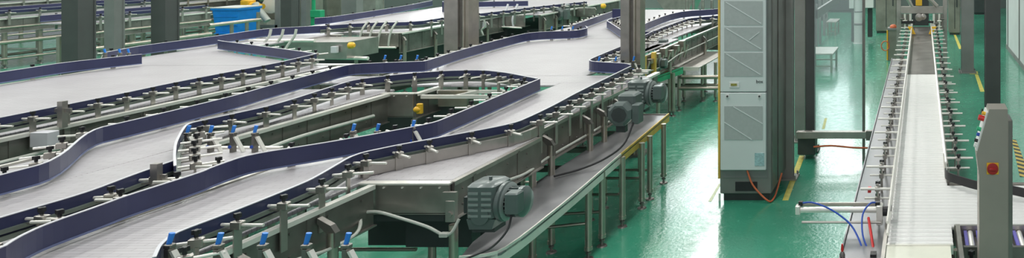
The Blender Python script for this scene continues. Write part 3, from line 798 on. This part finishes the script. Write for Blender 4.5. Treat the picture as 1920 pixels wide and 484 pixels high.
# --- lane F: left background, with open leg frame
def frame_lane(label, x1, x0, d0, d1, step, dense, cat='conveyor'):
    t = thing('belt_conveyor',label,cat,((x0+x1)/2,(d0+d1)/2,0))
    belt(t,x0,x1,d0,d1)
    side_frame(t,x1+.05,d0,d1,.86,1.185,1,.9)
    guide(t,[(x1,d0),(x1,d1)],+1,.62,.2,smooth=0); guide(t,[(x0,d0),(x0,d1)],-1,.62,.4,smooth=0)
    ml = leg_mesh(.9,.045)
    d = d0+.1; P = []
    while d < d1: P += [(x1,d),(x0+.3,d)]; d += step
    legs(t,P,ml)
    for z,r in ((.97,.03),(.62,.055),(.22,.03)):
        bars(t,[((x1+.06,d0,z),(x1+.06,d1,z))],r)
    if dense:
        bars(t,[((x0+.3,d0,z),(x0+.3,d1,z)) for z in (.85,.5,.2)],.035)
        d = d0+.1
        while d < d1: bars(t,[((x0+.3,d,.35),(x1,d,.35))],.03,'cross_bar','bright'); d += step*2
    return t
frame_lane('long far conveyor on open steel legs along the left background', -21.9, -23.1, 17.0, 24.6, .72, True)
frame_lane('farthest conveyor on open legs at the top left corner', -27.4, -30.2, 20.0, 33.0, 1.3, False)
t = frame_lane('low frame conveyor behind the left columns, over pale green floor', -18.6, -19.6, 16.6, 19.45, .9, False)
bars(t,[((-18.54,19.4,.84),(-18.54,20.9,.84))],.05); bars(t,[((-18.54,20.05,.84),(-18.54,20.05,0)),((-18.54,20.5,.84),(-18.54,20.5,0)),((-18.54,20.85,1.05),(-18.54,20.85,0))],.04,'rail_post')

# plastic bins
def bin_(px0,px1,d,h,label,z0=0):
    x0,x1 = xd(px0,d),xd(px1,d); w_=x1-x0
    t = thing('plastic_bin',label,'bin',((x0+x1)/2,d+w_/2,0))
    def ring(i,z): return [(x0+i,d+i,z),(x1-i,d+i,z),(x1-i,d+w_-i,z),(x0+i,d+w_-i,z)]
    rs = [ring(.08,z0),ring(.0,h),ring(-.03,h),ring(-.03,h+.06),ring(.03,h+.06),ring(.10,z0+.05)]
    b = MB(); fs=[(3,2,1,0),(20,21,22,23)]
    for k in range(5):
        for i in range(4): fs.append((k*4+i,k*4+(i+1)%4,k*4+4+(i+1)%4,k*4+4+i))
    b.add(sum(rs,[]),fs)
    for k in (.3,.55,.8): b.box(x0+.05,x1-.05,d-.0,d+.06,h*k,h*k+.03)
    b.build('bin_body','bin',t)
    MB().box(x0-.03,x1+.03,d-.04,d+w_+.03,h+.06,h+.085).build('bin_rim','white',t)
bin_(398,446,22.0,1.0,'big blue plastic bin behind a steel rail, top left background')

# background machine with yellow gearbox
t = thing('filling_machine','grey machine frame with amber gearbox and pipes behind the diverter','machine',(xd(480,24),24,0))
b = MB()
for px in (463,520,569): b.box(xd(px,23.5)-.08,xd(px,23.5)+.08,23.5,23.66,0,3)
b.box(xd(463,23.5),xd(569,23.5),23.5,23.6,1.7,1.8); b.box(xd(463,23.5),xd(520,23.5),23.5,23.6,.3,.4)
b.build('machine_frame','column_mid',t)
b = MB(); b.box(xd(455,23.3),xd(470,23.3),23.2,23.5,.75,1.2,.02); b.lathe((xd(470,23.3),23.35,1.0),[(.14,0),(.14,.15),(.08,.2),(.08,.35)],'x',14); b.build('gearbox','yellow_bright',t,'amber gearbox')
MB().tube(crom([(xd(478,23.3),23.3,1.1),(xd(488,23.3),23.3,.85),(xd(502,23.3),23.3,.55)],4),.09,10).build('pipe','conduit',t)
b = MB(); b.lathe((xd(511,23.8),23.7,1.0),[(.02,0),(.26,.02),(.26,.1),(.2,.12)],'y',18); b.build('gauge','white',t)
b = MB(); b.box(xd(490,24.2),xd(560,24.2),24.3,25.2,.0,1.9,.02); b.build('housing','machine',t)
b = MB(); b.box(xd(468,23.9),xd(500,23.9),23.9,24.2,.2,.5); b.build('tank','bright',t)
t = thing('machine_cabinet','dark grey machine block at the top behind the far belt','machine',(xd(600,27),27,0))
b = MB(); b.box(xd(575,27),xd(640,27),27,28,0,3.0,.02); b.build('housing','machine',t)
b = MB(); b.box(xd(596,26.9),xd(618,26.9),26.85,27,1.2,2.0); b.build('panel','motor_dark',t)
MB().cyl((xd(590,26.6),26.6,0),(xd(590,26.6),26.6,3),.10,10).build('pipe','conduit',t)
t = thing('drip_stand','small green plastic stand beside the grey background machine','stand',(xd(588,24.5),24.5,0))
b = MB(); b.box(xd(577,24.4),xd(600,24.4),24.4,24.6,.55,.78,.01); b.cyl((xd(588,24.5),24.5,.7),(xd(588,24.5),24.5,1.25),.05,8); b.box(xd(585,24.5),xd(592,24.5),24.45,24.55,0,.6); b.build('stand_body','green_plastic',t)
t = thing('machine_cabinet','grey steel machine hull above the far belt, right of the clad column','machine',(xd(1260,26),26,0))
b = MB(); b.prism_axis([(xd(1232,26),.95),(xd(1250,26),.55),(xd(1290,26),.55),(xd(1300,26),1.0),(xd(1300,26),3),(xd(1232,26),3)],26,27,'y'); b.build('housing','steel',t)
b = MB(); b.box(xd(1240,26.2),xd(1290,26.2),26.2,26.9,0,.56); b.build('base','steel_dark',t)
b = MB()
for px in (1288,1300,1318,1335): b.cyl((xd(px,24),24,.75),(xd(px,24),24,1.15),.05,8); b.cyl((xd(px,24)-.2,24,.75+.05),(xd(px,24)+.2,24,.8),.03,8)
for px in (1285,1340): b.box(xd(px,24.1)-.06,xd(px,24.1)+.06,24.1,24.2,0,.78)
b.box(xd(1284,24.1),xd(1341,24.1),23.95,24.2,.72,.78)
o = b.build('valve_rack','steel'); tag(o,'small row of steel valves on a rack left of the cabinet top','valve rack')

# ------------------------------------------------------------------ tall cabinet
D0 = 8.64
t = thing('electrical_cabinet','tall pale grey cabinet with vent panels, yellow edge and dark plinth','cabinet',(xd(1400,D0),D0+.4,0))
X0, X1 = xd(1350,D0), xd(1446,D0)
zc = lambda py, d=D0: H-(py+108)*d/F
dd = D0-.02
b = MB(); b.box(X0,X1,D0,D0+.86,.09,2.75,.008)
o = b.build('body','cab_body',t)
b = MB()
b.box(xd(1356,D0),xd(1440,D0),D0-.006,D0+.01,zc(333),2.7); b.build('front_frame','column_mid',o)
b = MB(); b.box(X1-.002,X1+.012,D0+.03,D0+.30,.14,2.72); b.box(X1-.002,X1+.022,D0+.33,D0+.83,.14,2.72); b.build('side_panel','steel_dark',o)
b = MB(); b.box(X0+.03,X1-.03,D0+.05,D0+.82,.0,.09); b.build('plinth','motor_dark',t)
b = MB(); b.box(xd(1379,D0),xd(1420,D0),D0-.008,D0+.01,zc(358),zc(341)); b.build('vent_slot','black',t)
# door leaf: pale panel proud of the body
XL, XR = xd(1352,dd), xd(1437,dd)
def leaf(y0,y1,name):
    b = MB(); b.box(XL,XR,dd-.03,D0+.0,zc(y1,dd),(2.72 if y0 is None else zc(y0,dd)),.006); return b.build(name,'cabinet',t)
up = leaf(None,171.5,'upper_door'); lo = leaf(173,318,'lower_door')
def vent(par,y0,y1,diag):
    d = dd-.031
    x0,x1 = xd(1358,d),xd(1430,d); z1,z0 = zc(y0,d),zc(y1,d)
    b = MB(); b.box(x0,x1,d-.004,d+.003,z0,z1); o = b.build('vent_panel','cab_panel',par)
    b = MB()
    for (xa,ya,xb,yb) in diag:
        p = Vector((xd(xa,d),zc(ya,d))); q = Vector((xd(xb,d),zc(yb,d))); n = (q-p).normalized(); n = Vector((-n.y,n.x))*.0042
        b.add([(v.x,yy,v.y) for yy in (d-.008,d-.003) for v in (p+n,q+n,q-n,p-n)],[(0,1,2,3),(7,6,5,4),(0,4,5,1),(1,5,6,2),(2,6,7,3),(3,7,4,0)])
    b.build('crease','cabinet',o)
vent(up,-52,-3,[(1361,-49,1427,-7)]); vent(up,2,47,[(1361,4,1427,44)]); vent(up,51,95,[(1362,53,1427,92),(1405,75,1424,60)]); vent(up,99,143,[(1362,101,1426,140)])
vent(lo,199,262,[(1375,200,1430,232),(1358,229,1410,262)])
d = dd-.031
b = MB(); b.box(xd(1368,d),xd(1386,d),d-.006,d+.002,zc(164,d),zc(154,d)); o = b.build('display_frame','white',up)
b = MB(); b.box(xd(1370.5,d),xd(1382,d),d-.010,d-.004,zc(161,d),zc(156.5,d)); b.build('display','display',up)
cu = bpy.data.curves.new('lettering','FONT'); cu.body = 'box'; cu.size = .052; cu.extrude = .0015; cu.materials.append(M['ink'])
_t = bpy.data.objects.new('lettering_curve', cu); COL.objects.link(_t); bpy.context.view_layer.update()
me = bpy.data.meshes.new_from_object(_t.evaluated_get(bpy.context.evaluated_depsgraph_get())); bpy.data.objects.remove(_t)
me.materials.clear(); me.materials.append(M['ink'])
lt = bpy.data.objects.new('lettering', me); COL.objects.link(lt); lt.parent = up; WL[lt.name] = WL[t.name]
lt.location = Vector((xd(1417.5,d),d-.002,zc(155.5,d)))-WL[t.name]; lt.rotation_euler = (PI/2,0,0); lt['label'] = 'small dark box lettering'
for px in (1364,1424):
    MB().box(xd(px-3.5,d),xd(px+3.5,d),d-.004,d+.002,zc(184,d),zc(177,d)).build('lock_plate','white',lo)
for px in (1364,1424):
    b = MB(); b.cyl((xd(px,d),d-.016,zc(180.5,d)),(xd(px,d),d-.002,zc(180.5,d)),.011,12); b.box(xd(px-1.2,d),xd(px+1.2,d),d-.02,d-.014,zc(182,d),zc(179,d)); b.build('lock','ink',lo)
b = MB(); b.box(xd(1415,d),xd(1433,d),d-.003,d+.002,zc(311,d),zc(287,d)); b.build('sticker','sticker',lo,'pale blue sticker')
b = MB(); b.box(xd(1346.5,D0),xd(1350.5,D0),D0-.01,D0+.05,zc(335),2.74,.003); b.build('yellow_edge','yellow',t,'yellow edge strip')
MB().tube(crom([(xd(1402,D0),D0-.03,zc(318)),(xd(1412,D0),D0-.045,.22),(xd(1428,D0),D0-.05,.10),(xd(1444,D0),D0-.05,.02),(xd(1449,D0),D0+.04,.02),(xd(1452,D0),D0+.15,.08),(xd(1458,D0),D0+.26,.25)],6),.011).build('cable','orange',t,'rust orange cable')
b = MB(); b.cyl((X0-.01,D0+.02,.0),(X0-.01,D0+.02,.09),.012,8); b.build('levelling_foot','bright',t)

# ------------------------------------------------------------------ clear guard screen
DS = 10.25
t = thing('guard_screen','clear plastic guard screen on a low grey beam between black post and packing conveyor','screen',(xd(1573,DS),DS,0))
b = MB(); b.box(xd(1527,DS),xd(1618,DS),DS,DS+.008,.36,2.9); b.build('clear_sheet','glass',t)
b = MB(); b.box(xd(1494,DS),xd(1628,DS),DS-.04,DS+.05,zc(259,DS),zc(246,DS),.004); b.build('bottom_beam','steel',t)
b = MB(); b.box(xd(1617,DS),xd(1622,DS),DS-.02,DS+.03,.0,2.9); b.box(xd(1624,DS),xd(1636,DS),DS-.05,DS+.02,zc(262,DS),zc(244,DS),.004); b.build('screen_post','steel_dark',t)
b = MB(); b.box(xd(1494,DS),xd(1527,DS),DS+.06,DS+.3,.06,.34,.01); b.build('foot_box','motor_dark',t)
MB().tube(crom([(xd(1526,DS),DS-.03,.20),(xd(1560,DS),DS-.03,.215),(xd(1600,DS),DS-.03,.19),(xd(1630,DS),DS-.03,.185)],6),.013).build('air_hose','orange',t,'orange hose along the beam')

# ------------------------------------------------------------------ packing conveyor with rollers
t = thing('roller_conveyor','long bright roller conveyor running away at right with knobbed guide rods on both sides','conveyor',(0,9,0))
XA, XB = -.238, .212
rm = MB().cyl((XA,0,0),(XB,0,0),.028,14).mesh('roller','roller')
D1, D2 = 6.36, 11.6
n = 72
for k in range(n):
    inst('roller', rm, t, (0, D1+(D2-D1)*k/(n-1), HR-.03))
rl = MB().cyl((XA,0,0),(1.25,0,0),.028,14).mesh('roller','roller')
for k in range(13): inst('roller', rl, t, (0, 5.47+.0685*k, HR-.03))
for k in range(5): inst('roller', rm, t, (0, 5.10+.076*k, HR-.03))
b = MB(); b.box(XA+.01,XB-.01,11.64,18.2,HR-.03,HR-.004); b.build('dark_belt','steel_dark',t)
b = MB(); b.box(XA+.0,XB-.0,5.08,11.6,HR-.17,HR-.15); b.box(XB,1.25,5.45,6.35,HR-.17,HR-.15); b.build('pan','motor_dark',t)  # dark sheet added so the gaps between rollers read as shade
b = MB()
b.box(XA-.03,XA-.004,4.6,18.2,HR-.16,HR+.012); b.build('side_rail','steel',t)
b = MB(); b.box(XB+.004,XB+.03,6.40,18.2,HR-.16,HR+.012); b.build('side_rail','steel',t)
b = MB(); b.box(XB+.03,XB+.06,4.6,5.40,HR-.22,HR+.012); b.build('side_rail','steel',t)
for x,d0,d1,s in ((XA+.005,5.05,18.2,1),(XB-.005,6.42,18.2,-1)):
    b = MB(); b.tube([(x,d0,HR+.075),(x,d1,HR+.075)],.011,8); b.tube([(x,d0,HR+.155),(x,d1,HR+.155)],.011,8); b.build('guide_rail','bright',t)
# bracket: post, two rods, two knobs
pm = MB(); pm.cyl((.105,0,-.12),(.105,0,.19),.011,10); pm.box(.02,.118,-.016,.016,-.13,-.112); pm.box(.085,.125,-.018,.018,.055,.092,.003); pm.box(.085,.125,-.018,.018,.135,.172,.003)
pm = pm.mesh('guide_bracket','steel')
r1 = MB().cyl((-.01,.012,.155),(.235,.012,.155),.0105,10).mesh('rod','bright')
r2 = MB().cyl((-.01,-.012,.075),(.205,-.012,.075),.0085,10).mesh('rod','bright')
def kn(z):
    k = star_knob(.019,z,z+.036); k.v = [(x+.105,y-.03,zz) for x,y,zz in k.v]; return k.mesh('knob','knob')
k1, k2 = kn(.165), kn(.07)
for s,x,dmin in ((0,XB,6.55),(1,XA,5.75)):
    d = dmin
    while d < 18.0:
        g = inst('guide_bracket', pm, t, (x,d,HR), PI*s)
        sub('rod',r1,g); sub('rod',r2,g); sub('knob',k1,g); sub('knob',k2,g)
        d += .57
b = MB(); b.box(-.55,-.275,4.7,13.6,.865,.88); b.box(-.555,-.545,4.7,13.6,.865,.90); b.build('side_tray','tray_grey',t,'flat grey side tray')
legs(t,[(XA-.02,d) for d in (5.4,8,10.5,13,15.5)]+[(XB+.02,d) for d in (5.2,8,10.5,13,15.5)],ME_LEG_R)
b = MB(); b.box(XA+.0,XB-.02,4.3,5.05,HR-.02,HR-.002); b.build('infeed_sheet','sheet',t,'pale yellow glossy sheet')
b = MB(); b.box(XA-.01,XB,5.045,5.065,HR-.06,HR+.006); b.build('sheet_edge','bright',t)
# side table of the junction
MB().box(XB+.02,1.3,5.40,5.425,HR-.15,HR-.0).build('junction_frame','steel',t); MB().box(XB+.02,1.3,6.355,6.38,HR-.15,HR).build('junction_frame','steel',t)
b = MB(); b.box(XB+.06,1.3,5.10,5.39,HR-.09,HR-.075); b.box(XB+.06,1.3,5.07,5.10,HR-.26,HR-.02); b.build('junction_tray','steel_dark',t)
vb = MB().box(-.011,.011,5.105,5.39,HR-.05,HR-.03).mesh('violet_belt','violet')
wb = MB().cyl((.0,5.105,HR-.05),(.0,5.39,HR-.05),.022,10).mesh('short_roller','bright')
for k in range(11):
    x = .31+.088*k
    inst('violet_belt', vb, t, (x,0,0)); inst('short_roller', wb, t, (x+.036,0,0))
for x in (.33,.41):
    b = star_knob(.024,.80,.845); b.cyl((0,0,.60),(0,0,.80),.010,8); b.v = [(xx+x,yy+5.0-.3*(x>.4),zz+.09) for xx,yy,zz in b.v]; b.build('clamp_knob','knob',t)
    MB().box(x-.03,x+.03,4.98-.3*(x>.4),5.02-.3*(x>.4),.60,.70).build('clamp_block','steel',t)
q = crom([(.205,6.9,0),(.205,6.55,0),(.215,6.32,0),(.30,6.2,0),(.46,6.05,0),(.64,5.98,0),(.80,5.88,0),(1.1,5.6,0)],5)
b = MB(); b.ribbon([(p.x,p.y) for p in q[8:]],0,.012,HR+.045,HR+.115); b.build('curved_guide','black',t,'black rubber curved guide')
b = MB(); b.ribbon([(p.x,p.y) for p in q[:9]],0,.010,HR+.02,HR+.10); b.build('curved_guide_end','steel',t)
# pneumatic pusher
b = MB(); b.cyl((-.905,5.50,1.03),(-.30,5.50,1.03),.021,16); b.box(-.93,-.895,5.47,5.53,1.0,1.065,.004); b.box(-.335,-.29,5.46,5.54,.93,1.07,.004)
o = b.build('pusher_cylinder','bright',t,'long horizontal air cylinder')
b = MB(); b.box(-.90,-.30,5.56,5.575,1.035,1.06); b.build('cylinder_rail','steel',o)
b = MB(); b.cyl((-.88,5.46,.952),(-.30,5.46,.952),.010,8); b.build('cylinder_rod','steel',o)
b = MB(); b.cyl((-.29,5.5,1.02),(-.245,5.5,1.02),.035,14); b.cyl((-.25,5.5,1.02),(-.225,5.5,1.02),.045,14); b.build('cylinder_fitting','knob',o)
MB().box(-.91,-.88,5.49,5.52,1.06,1.09).build('air_fitting','knob',o); MB().box(-.345,-.31,5.48,5.52,1.065,1.09).build('air_fitting','knob',o)
b = MB().tube(crom([(-.885,5.5,1.08),(-.80,5.49,1.085),(-.66,5.44,1.05),(-.52,5.36,.98),(-.44,5.25,.90),(-.40,5.15,.83),(-.38,5.1,.80)],6),.0065); b.build('air_hose','hose_blue',o,'blue air hose')
b = MB().tube(crom([(-.325,5.5,1.08),(-.38,5.46,1.09),(-.43,5.4,1.03),(-.42,5.28,.93),(-.37,5.18,.85),(-.35,5.1,.80)],6),.0065); b.build('air_hose','hose_blue',o,'blue air hose')
b = MB(); b.tube(crom([(-.39,5.42,1.0),(-.36,5.28,.93),(-.33,5.15,.84)],4),.010); b.build('red_strap','red',t,'red strap by the pusher')
MB().box(-.43,-.405,5.9,5.95,1.02,1.055).build('red_tag','red',t,'red tag')
b = MB(); b.box(-.45,-.28,5.02,5.12,.79,.84,.005); b.box(-.42,-.36,5.0,5.1,.835,.87); b.box(-.35,-.31,5.02,5.08,.835,.90); b.build('valve_block','knob',t)
b = MB(); b.lathe((-.535,5.0,.72),[(.012,0),(.02,.01),(.02,.12),(.013,.13)],'z',12); o = b.build('sensor_body','hose_blue',t)
b = MB(); b.lathe((-.535,5.0,.85),[(.015,0),(.019,.01),(.019,.06),(.01,.08)],'z',12); b.build('sensor_neck','steel_dark',o)
b = MB(); b.lathe((-.535,5.0,.93),[(.007,0),(.010,.01),(.006,.05)],'z',10); b.build('sensor_tip','red',o)
b = MB(); b.box(-.55,-.30,4.98,5.02,.70,.72); b.build('sensor_bar','steel',t)

# ------------------------------------------------------------------ control pedestal
DP = 4.75
t = thing('control_pedestal','stainless control pedestal with red emergency stop, front right corner','control box',(xd(1866,DP),DP+.1,0))
zp = lambda py: H-(py+108)*DP/F
xp = lambda px: xd(px,DP)
prof = [(xp(1836),0),(xp(1897),0),(xp(1897),zp(226)),(xp(1889.5),zp(222)),(xp(1889.5),zp(205)),(xp(1855),zp(205)),(xp(1831),zp(290)),(xp(1836),zp(330))]
b = MB(); b.prism_axis(prof,DP,DP+.17,'y'); b.build('housing','pedestal',t)
b = MB(); b.box(xp(1891),xp(1898.5),DP-.004,DP+.18,.0,zp(227)); b.build('side_cover','steel_dark',t)
b = MB(); b.box(xp(1850),xp(1872.5),DP-.006,DP+.0,zp(327),zp(305),.002); o = b.build('stop_plate','yellow_bright',t,'yellow square plate')
b = MB(); b.lathe((xp(1861),DP-.006,zp(316)),[(.036,0),(.036,-.010),(.034,-.014),(.02,-.016)],'y',20); b.box(xp(1854),xp(1868),DP-.032,DP-.018,zp(318.5),zp(313.5),.003); b.build('stop_knob','red_button',o,'red stop knob')
# key panel on the slanted left face
sl0, sl1 = Vector((xp(1833),zp(284))), Vector((xp(1853),zp(212))); dv = (sl1-sl0).normalized(); nv = Vector((-dv.y,dv.x))
b = MB(); q = [sl0, sl1, sl1+nv*.010, sl0+nv*.012]; b.prism_axis([(p.x,p.y) for p in q],DP+.01,DP+.16,'y'); b.build('key_panel','white',t)
for f,mt,r,hh in ((.93,'yellow_bright',.012,.025),(.80,'red',.018,.04),(.52,'green_plastic',.013,.03),(.38,'hose_blue',.011,.022),(.22,'knob',.011,.025),(.10,'white',.013,.02)):
    p = sl0+(sl1-sl0)*f+nv*.008
    MB().cyl((p.x,DP+.04,p.y),(p.x+nv.x*hh,DP+.04,p.y+nv.y*hh),r,12).build('push_button',mt,t)

# ------------------------------------------------------------------ far end of the packing conveyor
t = thing('gantry_machine','steel gantry machine straddling the far end of packing conveyor','machine',(0,17.6,0))
DG = 17.2
zg = lambda py: H-(py+108)*DG/F
b = MB()
for p0,p1 in ((1681,1689),(1768,1776)): b.box(xd(p0,DG),xd(p1,DG),DG,DG+.12,0,3.1)
b.build('upright','steel',t)
b = MB(); b.box(xd(1689,DG),xd(1768,DG),DG-.05,DG+.07,zg(25),zg(12),.004); b.build('cross_beam','steel',t)
b = MB(); b.box(xd(1717,DG),xd(1729,DG),DG-.12,DG-.05,zg(10),zg(-6),.01); b.build('sensor_head','yellow_bright',t)
for s in (-1,1):
    for k in range(4):
        x = xd(1729+s*(22+5*k),DG); b = MB()
        b.cyl((x,DG-.1,1.02),(x,DG-.1,1.36),.03,10); b.cyl((x-.05,DG-.12,1.10+.05*k),(x+.05,DG-.12,1.10+.05*k),.022,8); b.build('carriage','steel_dark' if k%2 else 'bright',t)
    x = xd(1729+s*20,16.6); b = MB(); b.prism_axis([(x-.05*s-.04,.97),(x-.05*s+.04,.97),(x+.03*s+.05,1.13),(x+.03*s-.05,1.13)],16.5,16.6,'y'); b.build('guide_flap','yellow_bright',t,'yellow guide flap')
MB().box(xd(1690,DG),xd(1716,DG),DG-.16,DG-.13,zg(43),zg(38)).build('black_arm','knob',t); MB().box(xd(1740,DG),xd(1750,DG),DG-.16,DG-.13,zg(42),zg(38)).build('black_arm','knob',t)
MB().cyl((xd(1737,DG),DG-.02,zg(-8)),(xd(1757,DG),DG-.02,zg(12)),.05,8).build('strut','steel',t); MB().cyl((xd(1700,DG),DG-.02,zg(-6)),(xd(1710,DG),DG-.02,zg(12)),.04,8).build('strut','steel',t); MB().cyl((xd(1745,DG),DG,zg(55)),(xd(1771,DG),DG,zg(55)),.03,8).build('strut','steel',t)
b = MB(); b.box(xd(1709,17.6),xd(1742,17.6),18.3,18.5,.96,2.2); b.build('curtain','motor_dark',t)
b = MB(); b.lathe((xd(1723,DG),DG-.1,zg(32)),[(.02,0),(.09,.02),(.09,.06)],'y',14); b.lathe((xd(1731,DG),DG-.1,zg(31)),[(.02,0),(.07,.02),(.07,.06)],'y',14); b.build('roller_head','steel',t)

t = thing('side_box','small steel switch box with yellow edge left of the gantry','box',(xd(1675,19),19,0))
b = MB(); b.box(xd(1665,18.9),xd(1685,18.9),18.9,19.15,0,.78,.008); b.build('housing','machine',t)
b = MB(); b.box(xd(1662.5,18.9),xd(1665,18.9),18.88,18.95,.02,.77); b.build('yellow_edge','yellow_bright',t)
b = MB(); b.box(xd(1664,18.9),xd(1686,18.9),18.87,19.17,.78,.83); b.build('lid','column_mid',t)
b = MB(); b.lathe((xd(1675,19),19,.83),[(.09,0),(.09,.04),(.05,.08)],'z',12); b.build('lamp','orange',t,'orange signal lamp')
pts = [(xd(1660,18.8)+.10*math.cos(a),18.75,.40+.12*math.sin(a)) for a in [i*2*PI/14 for i in range(14)]]
b = MB().tube(pts+[pts[0]],.014); b.build('hose_loop','orange',t,'loop of orange hose')

def housing(px0,px1,d,dep,h,label,mat='machine',trim=True):
    x0,x1 = xd(px0,d),xd(px1,d)
    t = thing('machine_housing',label,'machine',((x0+x1)/2,d+dep/2,0))
    b = MB(); b.box(x0,x1,d,d+dep,.05,h,.03); b.build('housing',mat,t)
    b = MB(); b.box(x0+.03,x1-.03,d+.04,d+dep-.04,0,.05); b.build('plinth','motor_dark',t)
    if trim:
        b = MB(); b.box((x0+x1)/2-.01,(x0+x1)/2+.01,d-.012,d,.2,h-.1); b.box(x1-.14,x1-.1,d-.03,d,.9,1.15); b.build('door_seam','motor_dark',t)
housing(1642,1681,24.7,.8,3.2,'tall rounded steel machine housing left of the gantry')
housing(1779,1801,24.2,.9,3.2,'brown-grey machine housing right of the gantry')
housing(1530,1600,32.0,1.0,3.0,'dark machine block at the far end of the green aisle','motor_dark',False)
housing(1826,1850,31,.8,3,'dark block far behind between the two right columns','motor_dark',False)
# white pipe column with its guards
t = thing('duct_column','white round duct column standing on green floor at end of the aisle','duct',(xd(1608.5,22),22,0))
xc = xd(1608.5,22)
b = MB(); b.lathe((xc,22.15,0),[(.15,0),(.15,.02),(.135,.03),(.135,3.2)],'z',20); b.build('duct','white',t)
b = MB(); b.lathe((xc,22.15,.55),[(.142,0),(.148,.01),(.148,.05),(.142,.06)],'z',20); b.lathe((xc,22.15,.93),[(.142,0),(.148,.01),(.148,.03),(.142,.04)],'z',20); b.build('duct_band','column_mid',t)
b = MB(); b.box(xd(1595.5,22),xd(1602,22),22.1,22.3,.05,1.05); b.box(xd(1620,21),xd(1629,21),22.4,22.6,.16,1.05); b.build('guard_plate','motor_dark',t)
b = MB(); b.box(xd(1592,22),xd(1601,22),22.0,22.3,1.05,1.8,.01); b.box(xd(1617,22),xd(1637,22),22.2,22.5,1.05,1.8,.01); b.build('hood','white',t)

def bench(px0,px1,d,dep,h,label):
    x0,x1 = xd(px0,d),xd(px1,d)
    t = thing('bench',label,'bench',((x0+x1)/2,d+dep/2,0))
    b = MB(); b.box(x0,x1,d,d+dep,h-.035,h,.006); b.build('bench_top','board',t)
    for x in (x0+.05,x1-.05):
        for y in (d+.05,d+dep-.05):
            b = MB(); b.box(x-.025,x+.025,y-.025,y+.025,0,h-.035); b.build('leg','leg',t)
    b = MB(); b.box(x0+.05,x1-.05,d+.04,d+.06,.12,.15); b.box(x0+.05,x1-.05,d+dep-.06,d+dep-.04,.12,.15); b.build('stretcher','leg',t)
bench(1512,1562.5,17.2,1.1,.44,'low grey work bench on the green floor beside the black post')
bench(1549,1569,24.0,1.0,.45,'small far low bench standing in the green aisle')
# stand of machine legs left of the aisle, seen between the black post and the bench
t = thing('conveyor_stand','dark far conveyor stand with small motor left of the aisle','stand',(xd(1535,22),22,0))
b = MB()
for px,d in ((1530,20.5),(1537,22),(1545,24),(1550,26)): b.box(xd(px,d)-.04,xd(px,d)+.04,d,d+.08,0,1.3)
b.build('post','column_mid',t)
b = MB(); b.box(xd(1528,20.5),xd(1533,20.5),20.5,26,.9,1.15); b.build('beam','steel_dark',t)
b = MB(); b.lathe((xd(1541,24),24,.6),[(.02,0),(.12,.02),(.12,.3),(.05,.34)],'y',12); b.build('motor','motor_dark',t)
b = MB(); b.lathe((xd(1557,27),27,.9),[(.02,0),(.2,.02),(.2,.3)],'y',12); b.build('wheel','motor_dark',t)
